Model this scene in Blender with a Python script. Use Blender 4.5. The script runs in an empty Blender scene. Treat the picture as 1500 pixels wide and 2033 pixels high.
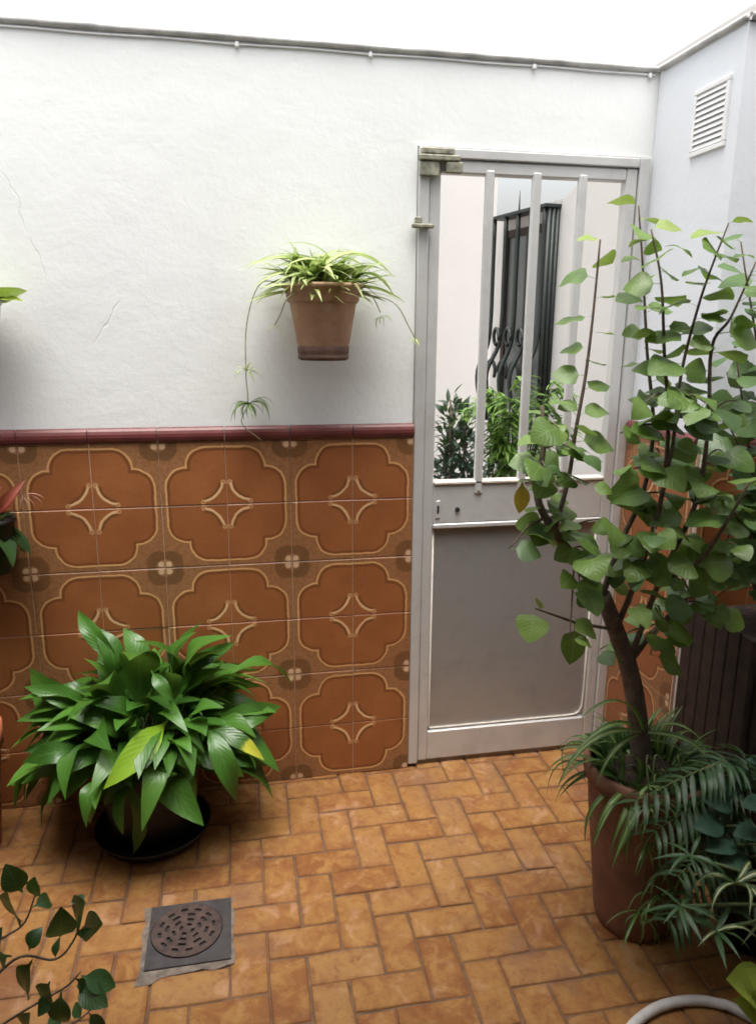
import bpy, math, random
from mathutils import Vector, Matrix, Euler
R = math.radians
scene = bpy.context.scene
col = scene.collection
rng = random.Random(11)

# ------------------------------------------------------------------ camera, sky, sun, exposure
CAM = Vector((-0.574464, -2.374476, 1.544432))
CROT = Euler((1.330899, -0.00696, -0.189512), 'XYZ')
FPX = 1497.19                                   # focal length in pixels of the 1500 x 2033 photograph
cd = bpy.data.cameras.new('camera'); cam = bpy.data.objects.new('camera', cd); col.objects.link(cam)
cam.location = CAM; cam.rotation_euler = CROT
cd.sensor_fit = 'HORIZONTAL'; cd.sensor_width = 36; cd.lens = 36 * FPX / 1500
cd.clip_start = 0.05; cd.clip_end = 1000
scene.camera = cam

SUN_EL, SUN_AZ = R(80), R(192)                  # high, veiled by cloud, behind the house
world = bpy.data.worlds.new('World'); scene.world = world; world.use_nodes = True
wn = world.node_tree; wn.nodes.clear()
sky = wn.nodes.new('ShaderNodeTexSky'); sky.sky_type = 'NISHITA'; sky.sun_disc = False
sky.sun_elevation = SUN_EL; sky.sun_rotation = SUN_AZ
sky.air_density = 1.5; sky.dust_density = 9.0; sky.ozone_density = 1.0
hs = wn.nodes.new('ShaderNodeHueSaturation'); hs.inputs['Saturation'].default_value = 0.25
bg = wn.nodes.new('ShaderNodeBackground'); bg.inputs['Strength'].default_value = 0.15
wo = wn.nodes.new('ShaderNodeOutputWorld')
wn.links.new(sky.outputs[0], hs.inputs['Color']); wn.links.new(hs.outputs[0], bg.inputs[0]); wn.links.new(bg.outputs[0], wo.inputs[0])

sd = bpy.data.lights.new('sun', 'SUN'); sd.energy = 0.5; sd.angle = R(50); sd.color = (1, 0.98, 0.95)
sun = bpy.data.objects.new('sun', sd); col.objects.link(sun)
sdir = Vector((math.sin(SUN_AZ) * math.cos(SUN_EL), math.cos(SUN_AZ) * math.cos(SUN_EL), math.sin(SUN_EL)))
sun.rotation_euler = sdir.to_track_quat('Z', 'Y').to_euler(); sun.location = (0, -1, 6)

vs = scene.view_settings
vs.view_transform = 'Standard'; vs.look = 'None'; vs.gamma = 1; vs.use_curve_mapping = False
vs.exposure = 1.46
try:
    scene.cycles.max_bounces = 8; scene.cycles.diffuse_bounces = 5; scene.cycles.use_denoising = True
    scene.cycles.filter_width = 1.7
except Exception: pass

# ------------------------------------------------------------------ measuring the photograph
RM = CROT.to_matrix()
def ray(px, py): return RM @ Vector(((px - 750) / FPX, -(py - 1016.5) / FPX, -1))
def at(px, py, Y): d = ray(px, py); return CAM + d * ((Y - CAM.y) / d.y)
def atz(px, py, Z): d = ray(px, py); return CAM + d * ((Z - CAM.z) / d.z)
def atx(px, py, X): d = ray(px, py); return CAM + d * ((X - CAM.x) / d.x)
def atp(px, py, P, N): d = ray(px, py); return CAM + d * ((P - CAM).dot(N) / d.dot(N))

# ------------------------------------------------------------------ mesh helpers
ORG = {}
def V(*a): return Vector(a)
def lerp(a, b, t): return a + (b - a) * t
class MB:
    def __init__(s): s.v = []; s.f = []; s.uv = {}
    def face(s, pts, uv=None):
        n = len(s.v); s.v += [Vector(p) for p in pts]; s.f.append(list(range(n, n + len(pts))))
        if uv: s.uv[len(s.f) - 1] = uv
    def box(s, a, b, M=None, bev=0.0):
        (x0, y0, z0), (x1, y1, z1) = a, b
        if x1 < x0: x0, x1 = x1, x0
        if y1 < y0: y0, y1 = y1, y0
        if z1 < z0: z0, z1 = z1, z0
        bev = min(bev, (x1 - x0) * .45, (y1 - y0) * .45, (z1 - z0) * .45)
        n = len(s.v)
        if bev <= 0:
            P = [(x0,y0,z0),(x1,y0,z0),(x1,y1,z0),(x0,y1,z0),(x0,y0,z1),(x1,y0,z1),(x1,y1,z1),(x0,y1,z1)]
            F = [(0,3,2,1),(4,5,6,7),(0,1,5,4),(1,2,6,5),(2,3,7,6),(3,0,4,7)]
        else:                                     # a box with every edge chamfered
            P = []; idx = {}
            for i, (cx, sx) in enumerate(((x0, 1), (x1, -1))):
                for j, (cy, sy) in enumerate(((y0, 1), (y1, -1))):
                    for k, (cz, sz) in enumerate(((z0, 1), (z1, -1))):
                        for ax in range(3):
                            q = [cx + sx * bev, cy + sy * bev, cz + sz * bev]; q[ax] = (cx, cy, cz)[ax]
                            idx[i, j, k, ax] = len(P); P.append(tuple(q))
            F = []
            def quad(l):
                F.append(l)
            for i in (0, 1): quad([idx[i,0,0,0], idx[i,1,0,0], idx[i,1,1,0], idx[i,0,1,0]])
            for j in (0, 1): quad([idx[0,j,0,1], idx[1,j,0,1], idx[1,j,1,1], idx[0,j,1,1]])
            for k in (0, 1): quad([idx[0,0,k,2], idx[1,0,k,2], idx[1,1,k,2], idx[0,1,k,2]])
            for j in (0, 1):
                for k in (0, 1): quad([idx[0,j,k,1], idx[1,j,k,1], idx[1,j,k,2], idx[0,j,k,2]])
            for i in (0, 1):
                for k in (0, 1): quad([idx[i,0,k,0], idx[i,1,k,0], idx[i,1,k,2], idx[i,0,k,2]])
            for i in (0, 1):
                for j in (0, 1): quad([idx[i,j,0,0], idx[i,j,1,0], idx[i,j,1,1], idx[i,j,0,1]])
            for i in (0, 1):
                for j in (0, 1):
                    for k in (0, 1): quad([idx[i,j,k,0], idx[i,j,k,1], idx[i,j,k,2]])
            C = Vector(((x0+x1)/2, (y0+y1)/2, (z0+z1)/2)); G = []
            for f in F:
                p = [Vector(P[q]) for q in f]; nn = (p[1]-p[0]).cross(p[2]-p[0])
                c = sum(p, Vector()) / len(p)
                G.append(f if nn.dot(c - C) > 0 else f[::-1])
            F = G
        for p in P: s.v.append(M @ Vector(p) if M else Vector(p))
        for f in F: s.f.append([n + q for q in f])
    def tube(s, path, rad, seg=7, cap=True):
        path = [Vector(p) for p in path]
        if not hasattr(rad, '__len__'): rad = [rad] * len(path)
        rings = []; u = None
        for i, p in enumerate(path):
            t = (path[min(i+1, len(path)-1)] - path[max(i-1, 0)])
            if t.length < 1e-9: t = Vector((0,0,1))
            t.normalize()
            if u is None:
                u = t.orthogonal().normalized()
            else:
                u = (u - t * u.dot(t)); u = u.normalized() if u.length > 1e-6 else t.orthogonal().normalized()
            w = t.cross(u)
            n = len(s.v)
            for k in range(seg):
                a = 2 * math.pi * k / seg
                s.v.append(p + (u * math.cos(a) + w * math.sin(a)) * rad[i])
            rings.append(n)
        for a, b in zip(rings, rings[1:]):
            for k in range(seg):
                s.f.append([a + k, a + (k+1) % seg, b + (k+1) % seg, b + k])
        if cap:
            s.f.append([rings[0] + k for k in range(seg)][::-1]); s.f.append([rings[-1] + k for k in range(seg)])
    def lathe(s, prof, c, seg=40, squash=None, wob=0.0):
        n = len(s.v); c = Vector(c); m = len(prof)
        for i, (r, z) in enumerate(prof):
            for k in range(seg):
                a = 2 * math.pi * k / seg
                rr = r * (1 + wob * math.sin(3 * a + z * 9))
                x, y = rr * math.cos(a), rr * math.sin(a)
                if squash is not None: y = min(y, squash)
                s.v.append(c + Vector((x, y, z)))
        for i in range(m - 1):
            for k in range(seg):
                s.f.append([n + i*seg + k, n + i*seg + (k+1) % seg, n + (i+1)*seg + (k+1) % seg, n + (i+1)*seg + k])
    def disc(s, c, r, z, seg=32, squash=None):
        pts = []
        for k in range(seg):
            a = 2 * math.pi * k / seg; y = r * math.sin(a)
            if squash is not None: y = min(y, squash)
            pts.append((c[0] + r * math.cos(a), c[1] + y, z))
        s.face(pts)
    def mesh(s, name, mat, org=None, smooth=False):
        me = bpy.data.meshes.new(name)
        o = org if org is not None else Vector()
        me.from_pydata([tuple(p - o) for p in s.v], [], s.f)
        if mat: me.materials.append(mat)
        if s.uv:
            l = me.uv_layers.new(name='UVMap')
            for fi, uvs in s.uv.items():
                for li, uv in zip(me.polygons[fi].loop_indices, uvs): l.data[li].uv = uv
        if smooth: me.polygons.foreach_set('use_smooth', [True] * len(me.polygons))
        me.update(); return me
    def build(s, name, mat, parent=None, smooth=False, loc=None):
        org = ORG.get(parent.name, Vector()) if parent else (Vector(loc) if loc is not None else Vector())
        o = bpy.data.objects.new(name, s.mesh(name, mat, org, smooth)); col.objects.link(o)
        if parent: o.parent = parent; ORG[o.name] = org.copy()
        else: o.location = org; ORG[o.name] = org.copy()
        return o
def tag(o, label=None, cat=None, group=None, kind=None):
    if label: o['label'] = label
    if cat: o['category'] = cat
    if group: o['group'] = group
    if kind: o['kind'] = kind
    return o
def thing(name, loc, label, cat, group=None):
    o = bpy.data.objects.new(name, None); col.objects.link(o); o.location = loc; o.empty_display_size = .05
    ORG[o.name] = Vector(loc); return tag(o, label, cat, group)
def put(name, me, M, parent):
    o = bpy.data.objects.new(name, me); col.objects.link(o); o.parent = parent
    o.matrix_basis = Matrix.Translation(-ORG.get(parent.name, Vector())) @ M; return o
def spline(pts, n=6):
    pts = [Vector(p) for p in pts]; out = []
    P = [pts[0] * 2 - pts[1]] + pts + [pts[-1] * 2 - pts[-2]]
    for i in range(1, len(P) - 2):
        a, b, c, d = P[i-1], P[i], P[i+1], P[i+2]
        for k in range(n):
            t = k / n
            out.append(.5 * ((2*b) + (c-a)*t + (2*a-5*b+4*c-d)*t*t + (3*b-a-3*c+d)*t**3))
    out.append(pts[-1]); return out
def taper(n, a, b): return [lerp(a, b, i / max(1, n - 1)) for i in range(n)]

# ------------------------------------------------------------------ material helpers
class N:
    def __init__(s, name):
        s.m = bpy.data.materials.new(name); s.m.use_nodes = True; s.t = s.m.node_tree
        s.n = s.t.nodes; s.n.clear()
        s.out = s.n.new('ShaderNodeOutputMaterial'); s.b = s.n.new('ShaderNodeBsdfPrincipled')
        s.link(s.b.outputs[0], s.out.inputs[0]); s._tc = None
    def link(s, a, b): s.t.links.new(a, b)
    def set(s, sock, v):
        if isinstance(v, bpy.types.NodeSocket): s.link(v, sock)
        else:
            if hasattr(sock.default_value, '__len__') and not hasattr(v, '__len__'): v = (v, v, v, 1)
            if hasattr(v, '__len__') and len(v) == 3 and len(sock.default_value) == 4: v = (*v, 1)
            sock.default_value = v
    def p(s, **k):
        for a, v in k.items(): s.set(s.b.inputs[a.replace('_', ' ')], v)
    def tc(s, k='Object'):
        if s._tc is None: s._tc = s.n.new('ShaderNodeTexCoord')
        return s._tc.outputs[k]
    def pos(s): return s.n.new('ShaderNodeNewGeometry').outputs['Position']
    def rand(s): return s.n.new('ShaderNodeObjectInfo').outputs['Random']
    def m_(s, op, a, b=None, c=None, clamp=False):
        x = s.n.new('ShaderNodeMath'); x.operation = op; x.use_clamp = clamp
        for i, v in enumerate((a, b, c)):
            if v is not None: s.set(x.inputs[i], v)
        return x.outputs[0]
    def step(s, v, a, b, lo=0., hi=1.):               # smooth ramp from lo to hi as v goes a to b
        x = s.n.new('ShaderNodeMapRange'); x.interpolation_type = 'SMOOTHSTEP'
        for i, q in enumerate((v, a, b, lo, hi)): s.set(x.inputs[i], q)
        return x.outputs[0]
    def mix(s, f, a, b, mode='MIX'):
        x = s.n.new('ShaderNodeMix'); x.data_type = 'RGBA'; x.blend_type = mode
        s.set(x.inputs[0], f); s.set(x.inputs[6], a); s.set(x.inputs[7], b); return x.outputs[2]
    def noise(s, vec, scale, detail=4, rough=.55, dist=0.):
        x = s.n.new('ShaderNodeTexNoise'); s.link(vec, x.inputs['Vector'])
        x.inputs['Scale'].default_value = scale; x.inputs['Detail'].default_value = detail
        x.inputs['Roughness'].default_value = rough; x.inputs['Distortion'].default_value = dist
        return x.outputs['Fac']
    def ramp(s, f, stops):
        x = s.n.new('ShaderNodeValToRGB'); e = x.color_ramp.elements
        while len(e) < len(stops): e.new(.5)
        for q, (pp, c) in zip(e, stops): q.position = pp; q.color = (*c, 1)
        s.set(x.inputs[0], f); return x.outputs[0]
    def bump(s, h, strength=.3, dist=.01, prev=None):
        x = s.n.new('ShaderNodeBump'); x.inputs['Strength'].default_value = strength; x.inputs['Distance'].default_value = dist
        s.link(h, x.inputs['Height'])
        if prev: s.link(prev, x.inputs['Normal'])
        return x.outputs[0]
    def sep(s, v):
        x = s.n.new('ShaderNodeSeparateXYZ'); s.link(v, x.inputs[0]); return x.outputs
    def mapscale(s, v, sc):
        x = s.n.new('ShaderNodeMapping'); s.link(v, x.inputs[0]); x.inputs['Scale'].default_value = sc; return x.outputs[0]
    def add(s, v, off_rand):                          # shift the pattern from object to object
        x = s.n.new('ShaderNodeVectorMath'); x.operation = 'ADD'; s.link(v, x.inputs[0]); s.link(off_rand, x.inputs[1]); return x.outputs[0]

def simple(name, c, rough=.6, metal=0., var=.25, sc=30, bump=.15, bd=.002):
    n = N(name); v = n.tc(); f = n.noise(v, sc, 5)
    lo = tuple(x * (1 - var) for x in c); hi = tuple(min(1, x * (1 + var)) for x in c)
    n.p(Base_Color=n.ramp(f, [(.3, lo), (.7, hi)]), Roughness=rough, Metallic=metal)
    if bump: n.p(Normal=n.bump(n.noise(v, sc * 3, 4), bump, bd))
    return n.m

# whitewashed stucco: trowel relief, faint stains and two hairline cracks
def stucco(name, tint=(.82, .835, .815), cracks=()):
    n = N(name); v = n.pos()
    big = n.noise(v, 1.6, 4, .6); mid = n.noise(v, 9, 5, .6, .3); fine = n.noise(v, 60, 5, .65)
    c = n.mix(n.step(big, .35, .72), tint, tuple(x * .965 for x in tint))
    c = n.mix(n.step(mid, .6, .78, 0, .16), c, (.66, .64, .60))
    x, y, z = n.sep(v)
    wob = n.m_('MULTIPLY', n.m_('SUBTRACT', n.noise(v, 14, 4), .5), .05)
    hole = None
    for (x0, z0, x1, z1) in cracks:                   # distance to a wobbly segment in the wall's plane
        dx, dz = x1 - x0, z1 - z0; L = math.hypot(dx, dz)
        rx = n.m_('SUBTRACT', x, x0); rz = n.m_('SUBTRACT', z, z0)
        al = n.m_('ADD', n.m_('MULTIPLY', rx, dx / L), n.m_('MULTIPLY', rz, dz / L))
        pe = n.m_('ADD', n.m_('SUBTRACT', n.m_('MULTIPLY', rx, dz / L), n.m_('MULTIPLY', rz, dx / L)), wob)
        on = n.m_('MULTIPLY', n.step(al, 0, .03), n.step(al, L - .05, L, 1, 0))
        k = n.m_('MULTIPLY', on, n.step(n.m_('ABSOLUTE', pe), .0008, .0024, 1, 0))
        hole = k if hole is None else n.m_('MAXIMUM', hole, k)
    h = n.m_('ADD', n.m_('ADD', n.m_('MULTIPLY', mid, .45), n.m_('MULTIPLY', n.noise(n.mapscale(v, (1., 1., 1.6)), 4, 4, .55, .3), .5)), n.m_('MULTIPLY', fine, .18))
    if hole is not None:
        c = n.mix(n.m_('MULTIPLY', hole, .22), c, (.45, .44, .42)); h = n.m_('SUBTRACT', h, n.m_('MULTIPLY', hole, .25))
    st_ = n.noise(n.mapscale(v, (3., 3., .35)), 1.5, 5, .6)      # faint run-off streaks
    c = n.mix(n.step(st_, .56, .74, 0, .10), c, (.60, .59, .55))
    n.p(Base_Color=c, Roughness=.9, Normal=n.bump(h, .34, .011)); return n.m

cr = []
for (a, b) in (((5, 330), (60, 470)), ((58, 465), (98, 565)), ((240, 590), (180, 690))):
    p, q = at(*a, 0), at(*b, 0); cr.append((p.x, p.z, q.x, q.z))
M = {}
M['wall'] = stucco('white_stucco', cracks=cr)
M['wall2'] = stucco('stucco_cool_shade', (.73, .755, .79))  # the side wall's dimmer, bluish light is put into this tint
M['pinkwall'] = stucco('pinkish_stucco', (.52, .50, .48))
M['coping'] = simple('grey_coping', (.50, .49, .47), .8, var=.3, sc=14, bump=.4, bd=.004)
M['grout'] = simple('tile_grout', (.55, .38, .26), .9, var=.15, sc=40)
M['mortar'] = simple('floor_mortar', (.135, .075, .042), .95, var=.35, sc=25, bump=.4)
M['ground'] = simple('ground_concrete', (.36, .34, .31), .9, var=.25, sc=3)

# glazed wall tile: quarter of a medallion, flower corner at UV (0,0), medallion centre at UV (1,1)
def tile_mat():
    n = N('glazed_wall_tile'); u, v, _ = n.sep(n.tc('UV')); P = n.pos()
    wv = n.m_('MULTIPLY', n.m_('SUBTRACT', n.noise(P, 40, 3), .5), .03)
    a = n.m_('ADD', n.m_('SUBTRACT', 1., u), wv); b = n.m_('ADD', n.m_('SUBTRACT', 1., v), wv)
    def rbox(hw, hh, r):
        qx = n.m_('SUBTRACT', a, hw - r); qy = n.m_('SUBTRACT', b, hh - r)
        mx = n.m_('MAXIMUM', qx, 0.); my = n.m_('MAXIMUM', qy, 0.)
        l = n.m_('SQRT', n.m_('ADD', n.m_('MULTIPLY', mx, mx), n.m_('MULTIPLY', my, my)))
        return n.m_('SUBTRACT', n.m_('ADD', l, n.m_('MINIMUM', n.m_('MAXIMUM', qx, qy), 0.)), r)
    d = n.m_('MINIMUM', rbox(.60, .92, .30), rbox(.92, .60, .30))
    spk = n.noise(P, 95, 5, .7); blo = n.noise(P, 7, 4)
    inner = n.mix(n.step(blo, .35, .7), (0.277, 0.097, 0.033), (0.332, 0.123, 0.043))
    inner = n.mix(n.step(spk, .5, .72, 0, .55), inner, (0.228, 0.076, 0.023))
    outer = n.mix(n.step(spk, .42, .62), (0.320, 0.155, 0.068), (0.253, 0.114, 0.046))
    c = n.mix(n.step(d, -.008, .008), inner, outer)
    c = n.mix(n.step(n.m_('ABSOLUTE', n.m_('ADD', d, .042)), .010, .026, .8, 0), c, (0.154, 0.056, 0.019))
    line = n.step(n.m_('ABSOLUTE', d), .008, .022, 1, 0)
    c = n.mix(line, c, (0.616, 0.344, 0.143))
    def dist(x, y, cx, cy):
        p = n.m_('SUBTRACT', x, cx); q = n.m_('SUBTRACT', y, cy)
        return n.m_('SQRT', n.m_('ADD', n.m_('MULTIPLY', p, p), n.m_('MULTIPLY', q, q)))
    ar = n.m_('SUBTRACT', dist(a, b, .39, .39), .335)
    lim = n.m_('MULTIPLY', n.step(a, .33, .37, 1, 0), n.step(b, .33, .37, 1, 0))
    dk = n.m_('MULTIPLY', lim, n.step(n.m_('ABSOLUTE', n.m_('ADD', ar, .028)), .02, .045, .85, 0))
    c = n.mix(dk, c, (0.142, 0.056, 0.019))
    st = n.m_('MULTIPLY', lim, n.step(n.m_('ABSOLUTE', ar), .013, .028, 1, 0))
    c = n.mix(st, c, (0.715, 0.451, 0.227))
    for cx, cy in ((.36, .045), (.045, .36)):         # curled tips of the star
        c = n.mix(n.step(n.m_('ABSOLUTE', n.m_('SUBTRACT', dist(a, b, cx, cy), .028)), .006, .018, .75, 0), c, (0.592, 0.344, 0.156))
    rf = dist(u, v, 0., 0.)
    an = n.m_('ARCTAN2', v, u)
    pet = n.m_('MULTIPLY', n.m_('ABSOLUTE', n.m_('SINE', n.m_('MULTIPLY', an, 2.))), .055)
    ring = n.m_('MULTIPLY', n.step(rf, .12, .15), n.step(n.m_('SUBTRACT', rf, pet), (.245), .275, 1, 0))
    c = n.mix(n.m_('MULTIPLY', ring, .68), c, (0.105, 0.056, 0.022))
    fl = n.m_('MULTIPLY', n.step(n.m_('SUBTRACT', rf, pet), .055, .085, 1, 0), n.step(n.m_('MINIMUM', u, v), .008, .022))
    c = n.mix(fl, c, (0.640, 0.451, 0.276))
    c = n.mix(n.m_('MULTIPLY', n.rand(), .22), c, (0.246, 0.077, 0.026))
    h = n.m_('ADD', n.m_('ADD', line, st), n.m_('MULTIPLY', n.noise(P, 30, 3), .6))
    n.p(Base_Color=c, Roughness=n.step(spk, .3, .8, .30, .48), Normal=n.bump(h, .25, .003))
    n.b.inputs['Specular IOR Level'].default_value = .4
    return n.m
M['tile'] = tile_mat()
M['border'] = simple('maroon_glazed_trim', (.125, .030, .028), .42, var=.22, sc=18, bump=.08)

# handmade clay paver: each one its own tone, blotches, worn pale patches
BW = .0945                                     # width of a paver with its joint
def brick_mat():
    n = N('clay_paver'); r = n.rand(); P = n.pos()
    base = n.ramp(r, [(0, (0.196, 0.075, 0.021)), (.25, (0.242, 0.109, 0.031)), (.45, (0.264, 0.126, 0.036)), (.62, (0.214, 0.084, 0.026)), (.8, (0.273, 0.144, 0.052)), (1, (0.232, 0.099, 0.029))])
    n1 = n.noise(P, 19, 6, .65, .6); n2 = n.noise(P, 60, 6, .75); n3 = n.noise(P, 4.5, 4); n4 = n.noise(P, 30, 4, .6, 1.)
    c = n.mix(n.step(n1, .42, .66, 0, .85), base, (0.301, 0.156, 0.048))
    c = n.mix(n.step(n1, .30, .46, .65, 0), c, (0.169, 0.052, 0.016))
    c = n.mix(n.step(n4, .55, .70, 0, .45), c, (0.182, 0.067, 0.022))
    c = n.mix(n.step(n2, .50, .72, 0, .40), c, (0.137, 0.052, 0.019))
    c = n.mix(n.step(n3, .54, .68, 0, .42), c, (0.159, 0.076, 0.044))
    c = n.mix(n.step(n.noise(P, 11, 5, .6, .8), .54, .72, 0, .55), c, (0.403, 0.232, 0.137))
    c = n.mix(n.step(n.noise(P, 2.2, 3), .55, .68, 0, .3), c, (0.170, 0.092, 0.062))
    ox, oy, oz = n.sep(n.tc('Object'))          # the firing left the edges of each paver redder than its face
    ed = n.m_('MINIMUM', n.m_('SUBTRACT', BW, n.m_('ABSOLUTE', ox)), n.m_('SUBTRACT', BW / 2, n.m_('ABSOLUTE', oy)))
    ed = n.m_('ADD', ed, n.m_('MULTIPLY', n.m_('SUBTRACT', n1, .5), .035))
    c = n.mix(n.step(ed, -.004, .020, .38, 0), c, (0.137, 0.046, 0.016))
    n.p(Base_Color=c, Roughness=n.step(n2, .3, .8, .66, .85), Normal=n.bump(n.m_('ADD', n1, n.m_('MULTIPLY', n2, .5)), .35, .004)); n.b.inputs['Specular IOR Level'].default_value = .25; return n.m
M['brick'] = brick_mat()

def metal_mat(name='anodised_aluminium', k=.96, met=.32):
    n = N(name); v = n.pos(); s = n.noise(v, 7, 5, .65); f = n.noise(v, 120, 3)
    c = n.mix(n.step(s, .42, .75), tuple(q * k for q in (.64, .635, .62)), tuple(q * k for q in (.54, .53, .51)))
    n.p(Base_Color=c, Metallic=met, Roughness=n.step(s, .3, .7, .36, .5), Normal=n.bump(n.m_('ADD', f, n.m_('MULTIPLY', s, 3.)), .06, .002)); return n.m
M['alu'] = metal_mat(); M['sheet'] = metal_mat('darker_aluminium_sheet', .62, .5)  # sheet is darker and more metallic than the frame
M['seal'] = simple('pale_glazing_bead', (.62, .57, .50), .55, var=.1)
M['dark'] = simple('black_hole', (.012, .011, .010), .8, bump=0)
M['iron'] = simple('dark_painted_iron', (.022, .028, .026), .5, .3, sc=60)
M['brass'] = simple('weathered_bracket', (.26, .25, .19), .6, .3, var=.5, sc=60)
M['vent'] = simple('white_vent_plastic', (.78, .78, .77), .5, var=.05)
M['ventback'] = simple('vent_shadow_gap', (.5, .5, .5), .9, var=.1)
M['drain'] = simple('cast_drain_plate', (.050, .043, .044), .55, .25, var=.3, sc=35, bump=.3)
M['grate'] = simple('rusty_drain_grate', (.060, .036, .029), .65, .2, var=.45, sc=60, bump=.4)
M['cement'] = simple('grey_cement', (.14, .112, .090), .9, var=.5, sc=30, bump=.5, bd=.004)
M['cable'] = simple('grey_cable', (.34, .33, .31), .6, var=.1)
M['glass'] = simple('dull_window_glass', (.10, .11, .11), .18, bump=0, var=.1, sc=3)

def terracotta(name, a, b, stain):
    n = N(name); v = n.tc(); x, y, z = n.sep(v)
    n1 = n.noise(v, 9, 5, .65, .4); n2 = n.noise(v, 45, 5, .7)
    c = n.mix(n.step(n1, .35, .65), a, b)
    c = n.mix(n.step(n2, .56, .74, 0, .45), c, tuple(q * .5 for q in a))
    c = n.mix(n.step(n1, .60, .72, 0, .5), c, stain)
    n.p(Base_Color=c, Roughness=.85, Normal=n.bump(n2, .25, .003)); return n.m
M['terra'] = terracotta('weathered_terracotta', (.42, .245, .145), (.50, .33, .215), (.30, .20, .13))
M['terra2'] = terracotta('brown_terracotta', (.21, .098, .055), (.15, .070, .042), (.10, .065, .04))
M['terra3'] = terracotta('orange_terracotta', (.42, .135, .045), (.36, .11, .04), (.25, .10, .05))
M['palepot'] = simple('pale_lilac_ceramic', (.50, .47, .47), .5, var=.15, sc=12)
M['blackpot'] = simple('black_glazed_pot', (.010, .009, .008), .5, var=.2, sc=20, bump=.05)
M['whitepot'] = simple('greyish_white_plastic', (.55, .52, .50), .45, var=.12, sc=25)
M['soil'] = simple('potting_soil', (.045, .028, .018), .95, var=.6, sc=60, bump=.9, bd=.01)
M['wood'] = simple('dark_brown_wood', (.030, .017, .011), .75, var=.45, sc=22, bump=.4)
M['foot'] = simple('stained_pot_foot', (.12, .065, .045), .8, var=.4, sc=40)

def bark(name, c):
    n = N(name); v = n.tc(); f = n.noise(v, 40, 5, .7); g = n.noise(v, 12, 4)
    n.p(Base_Color=n.mix(n.step(f, .35, .7), tuple(x * .55 for x in c), c), Roughness=.9, Normal=n.bump(n.m_('ADD', f, g), .6, .006)); return n.m
M['bark'] = bark('grey_brown_bark', (.17, .125, .088))
M['twig'] = bark('thin_dark_twig', (.17, .12, .085))
M['gstem'] = bark('green_stem', (.10, .14, .05)); M['pstem'] = bark('pale_runner_stem', (.42, .42, .22))

def leaf_mat(name, cols, vein=(.16, .24, .08), vstr=.45, rough=.42, trans=.22, stripe=None, tipc=None):
    n = N(name); u, v, _ = n.sep(n.tc('UV')); r = n.rand()
    k = len(cols) - 1
    c = n.ramp(r, [(i / k, q) for i, q in enumerate(cols)])
    w = n.m_('ABSOLUTE', n.m_('SUBTRACT', u, .5))
    P = n.pos(); bl = n.noise(P, 22, 4, .6)
    c = n.mix(n.step(bl, .35, .7, 0, .35), c, tuple(min(1, q * 1.5) for q in cols[k // 2]))
    if stripe:
        c = n.mix(n.step(w, stripe[1], stripe[1] + .10, .95, 0), c, stripe[0])
    else:
        c = n.mix(n.m_('MULTIPLY', n.step(w, .012, .04, 1, 0), vstr), c, vein)
        sv = n.m_('SINE', n.m_('MULTIPLY', n.m_('SUBTRACT', v, n.m_('MULTIPLY', w, .55)), 62.))
        c = n.mix(n.step(sv, .70, 1.0, 0, vstr * .22), c, vein)
    if tipc: c = n.mix(n.step(n.m_('ADD', v, n.m_('MULTIPLY', bl, .3)), tipc[1], tipc[1] + .08), c, tipc[0])
    sv2 = n.m_('SINE', n.m_('MULTIPLY', n.m_('SUBTRACT', v, n.m_('MULTIPLY', w, .55)), 62.))
    nor = n.bump(n.m_('ADD', n.m_('MULTIPLY', sv2, .15), bl), .25, .004)
    n.p(Base_Color=c, Roughness=rough, Normal=nor)
    tr = n.n.new('ShaderNodeBsdfTranslucent'); n.link(n.mix(.5, c, (.20, .32, .04)), tr.inputs[0])
    mx = n.n.new('ShaderNodeMixShader'); mx.inputs[0].default_value = trans
    n.link(n.b.outputs[0], mx.inputs[1]); n.link(tr.outputs[0], mx.inputs[2]); n.link(mx.outputs[0], n.out.inputs[0])
    return n.m
M['lily'] = leaf_mat('lily_leaf', [(.030, .095, .012), (.060, .165, .020), (.040, .120, .014), (.085, .205, .026), (.034, .105, .013)], (.12, .24, .05), .35, .36)
M['lily_y'] = leaf_mat('yellow_green_leaf', [(.20, .36, .02), (.22, .38, .025)], (.30, .42, .06), .4, .32, .3)
M['lily_t'] = leaf_mat('yellow_tipped_leaf', [(.045, .12, .02), (.045, .12, .02)], (.09, .19, .04), .3, .32, .25, tipc=((.50, .50, .05), .80))
M['shrub'] = leaf_mat('shrub_leaf', [(.090, .170, .032), (.155, .255, .050), (.115, .205, .040), (.195, .295, .068), (.080, .155, .032)], (.24, .34, .12), .5, .38, .34)
M['shrub_y'] = leaf_mat('young_shrub_leaf', [(.20, .28, .05), (.24, .31, .06)], (.33, .40, .12), .4, .42, .3)
M['shrub_d'] = leaf_mat('dark_shrub_leaf', [(.050, .105, .030), (.080, .150, .042), (.060, .120, .034)], (.13, .21, .08), .35, .42, .26)
M['autumn'] = leaf_mat('yellowed_leaf', [(.45, .28, .03), (.42, .24, .03)], (.50, .35, .08), .3, .5, .3)
M['spider'] = leaf_mat('spider_plant_leaf', [(.25, .36, .09), (.34, .43, .13), (.20, .31, .07), (.40, .46, .18)], stripe=((.62, .64, .34), .14), rough=.5, trans=.4)
M['spider2'] = leaf_mat('striped_grass_leaf', [(.035, .09, .02), (.06, .13, .028), (.03, .07, .018)], stripe=((.26, .34, .10), .08), rough=.4, trans=.25)
M['palm'] = leaf_mat('palm_leaflet', [(.018, .050, .018), (.030, .072, .024), (.015, .040, .015)], vstr=.15, rough=.42, trans=.2)
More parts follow.
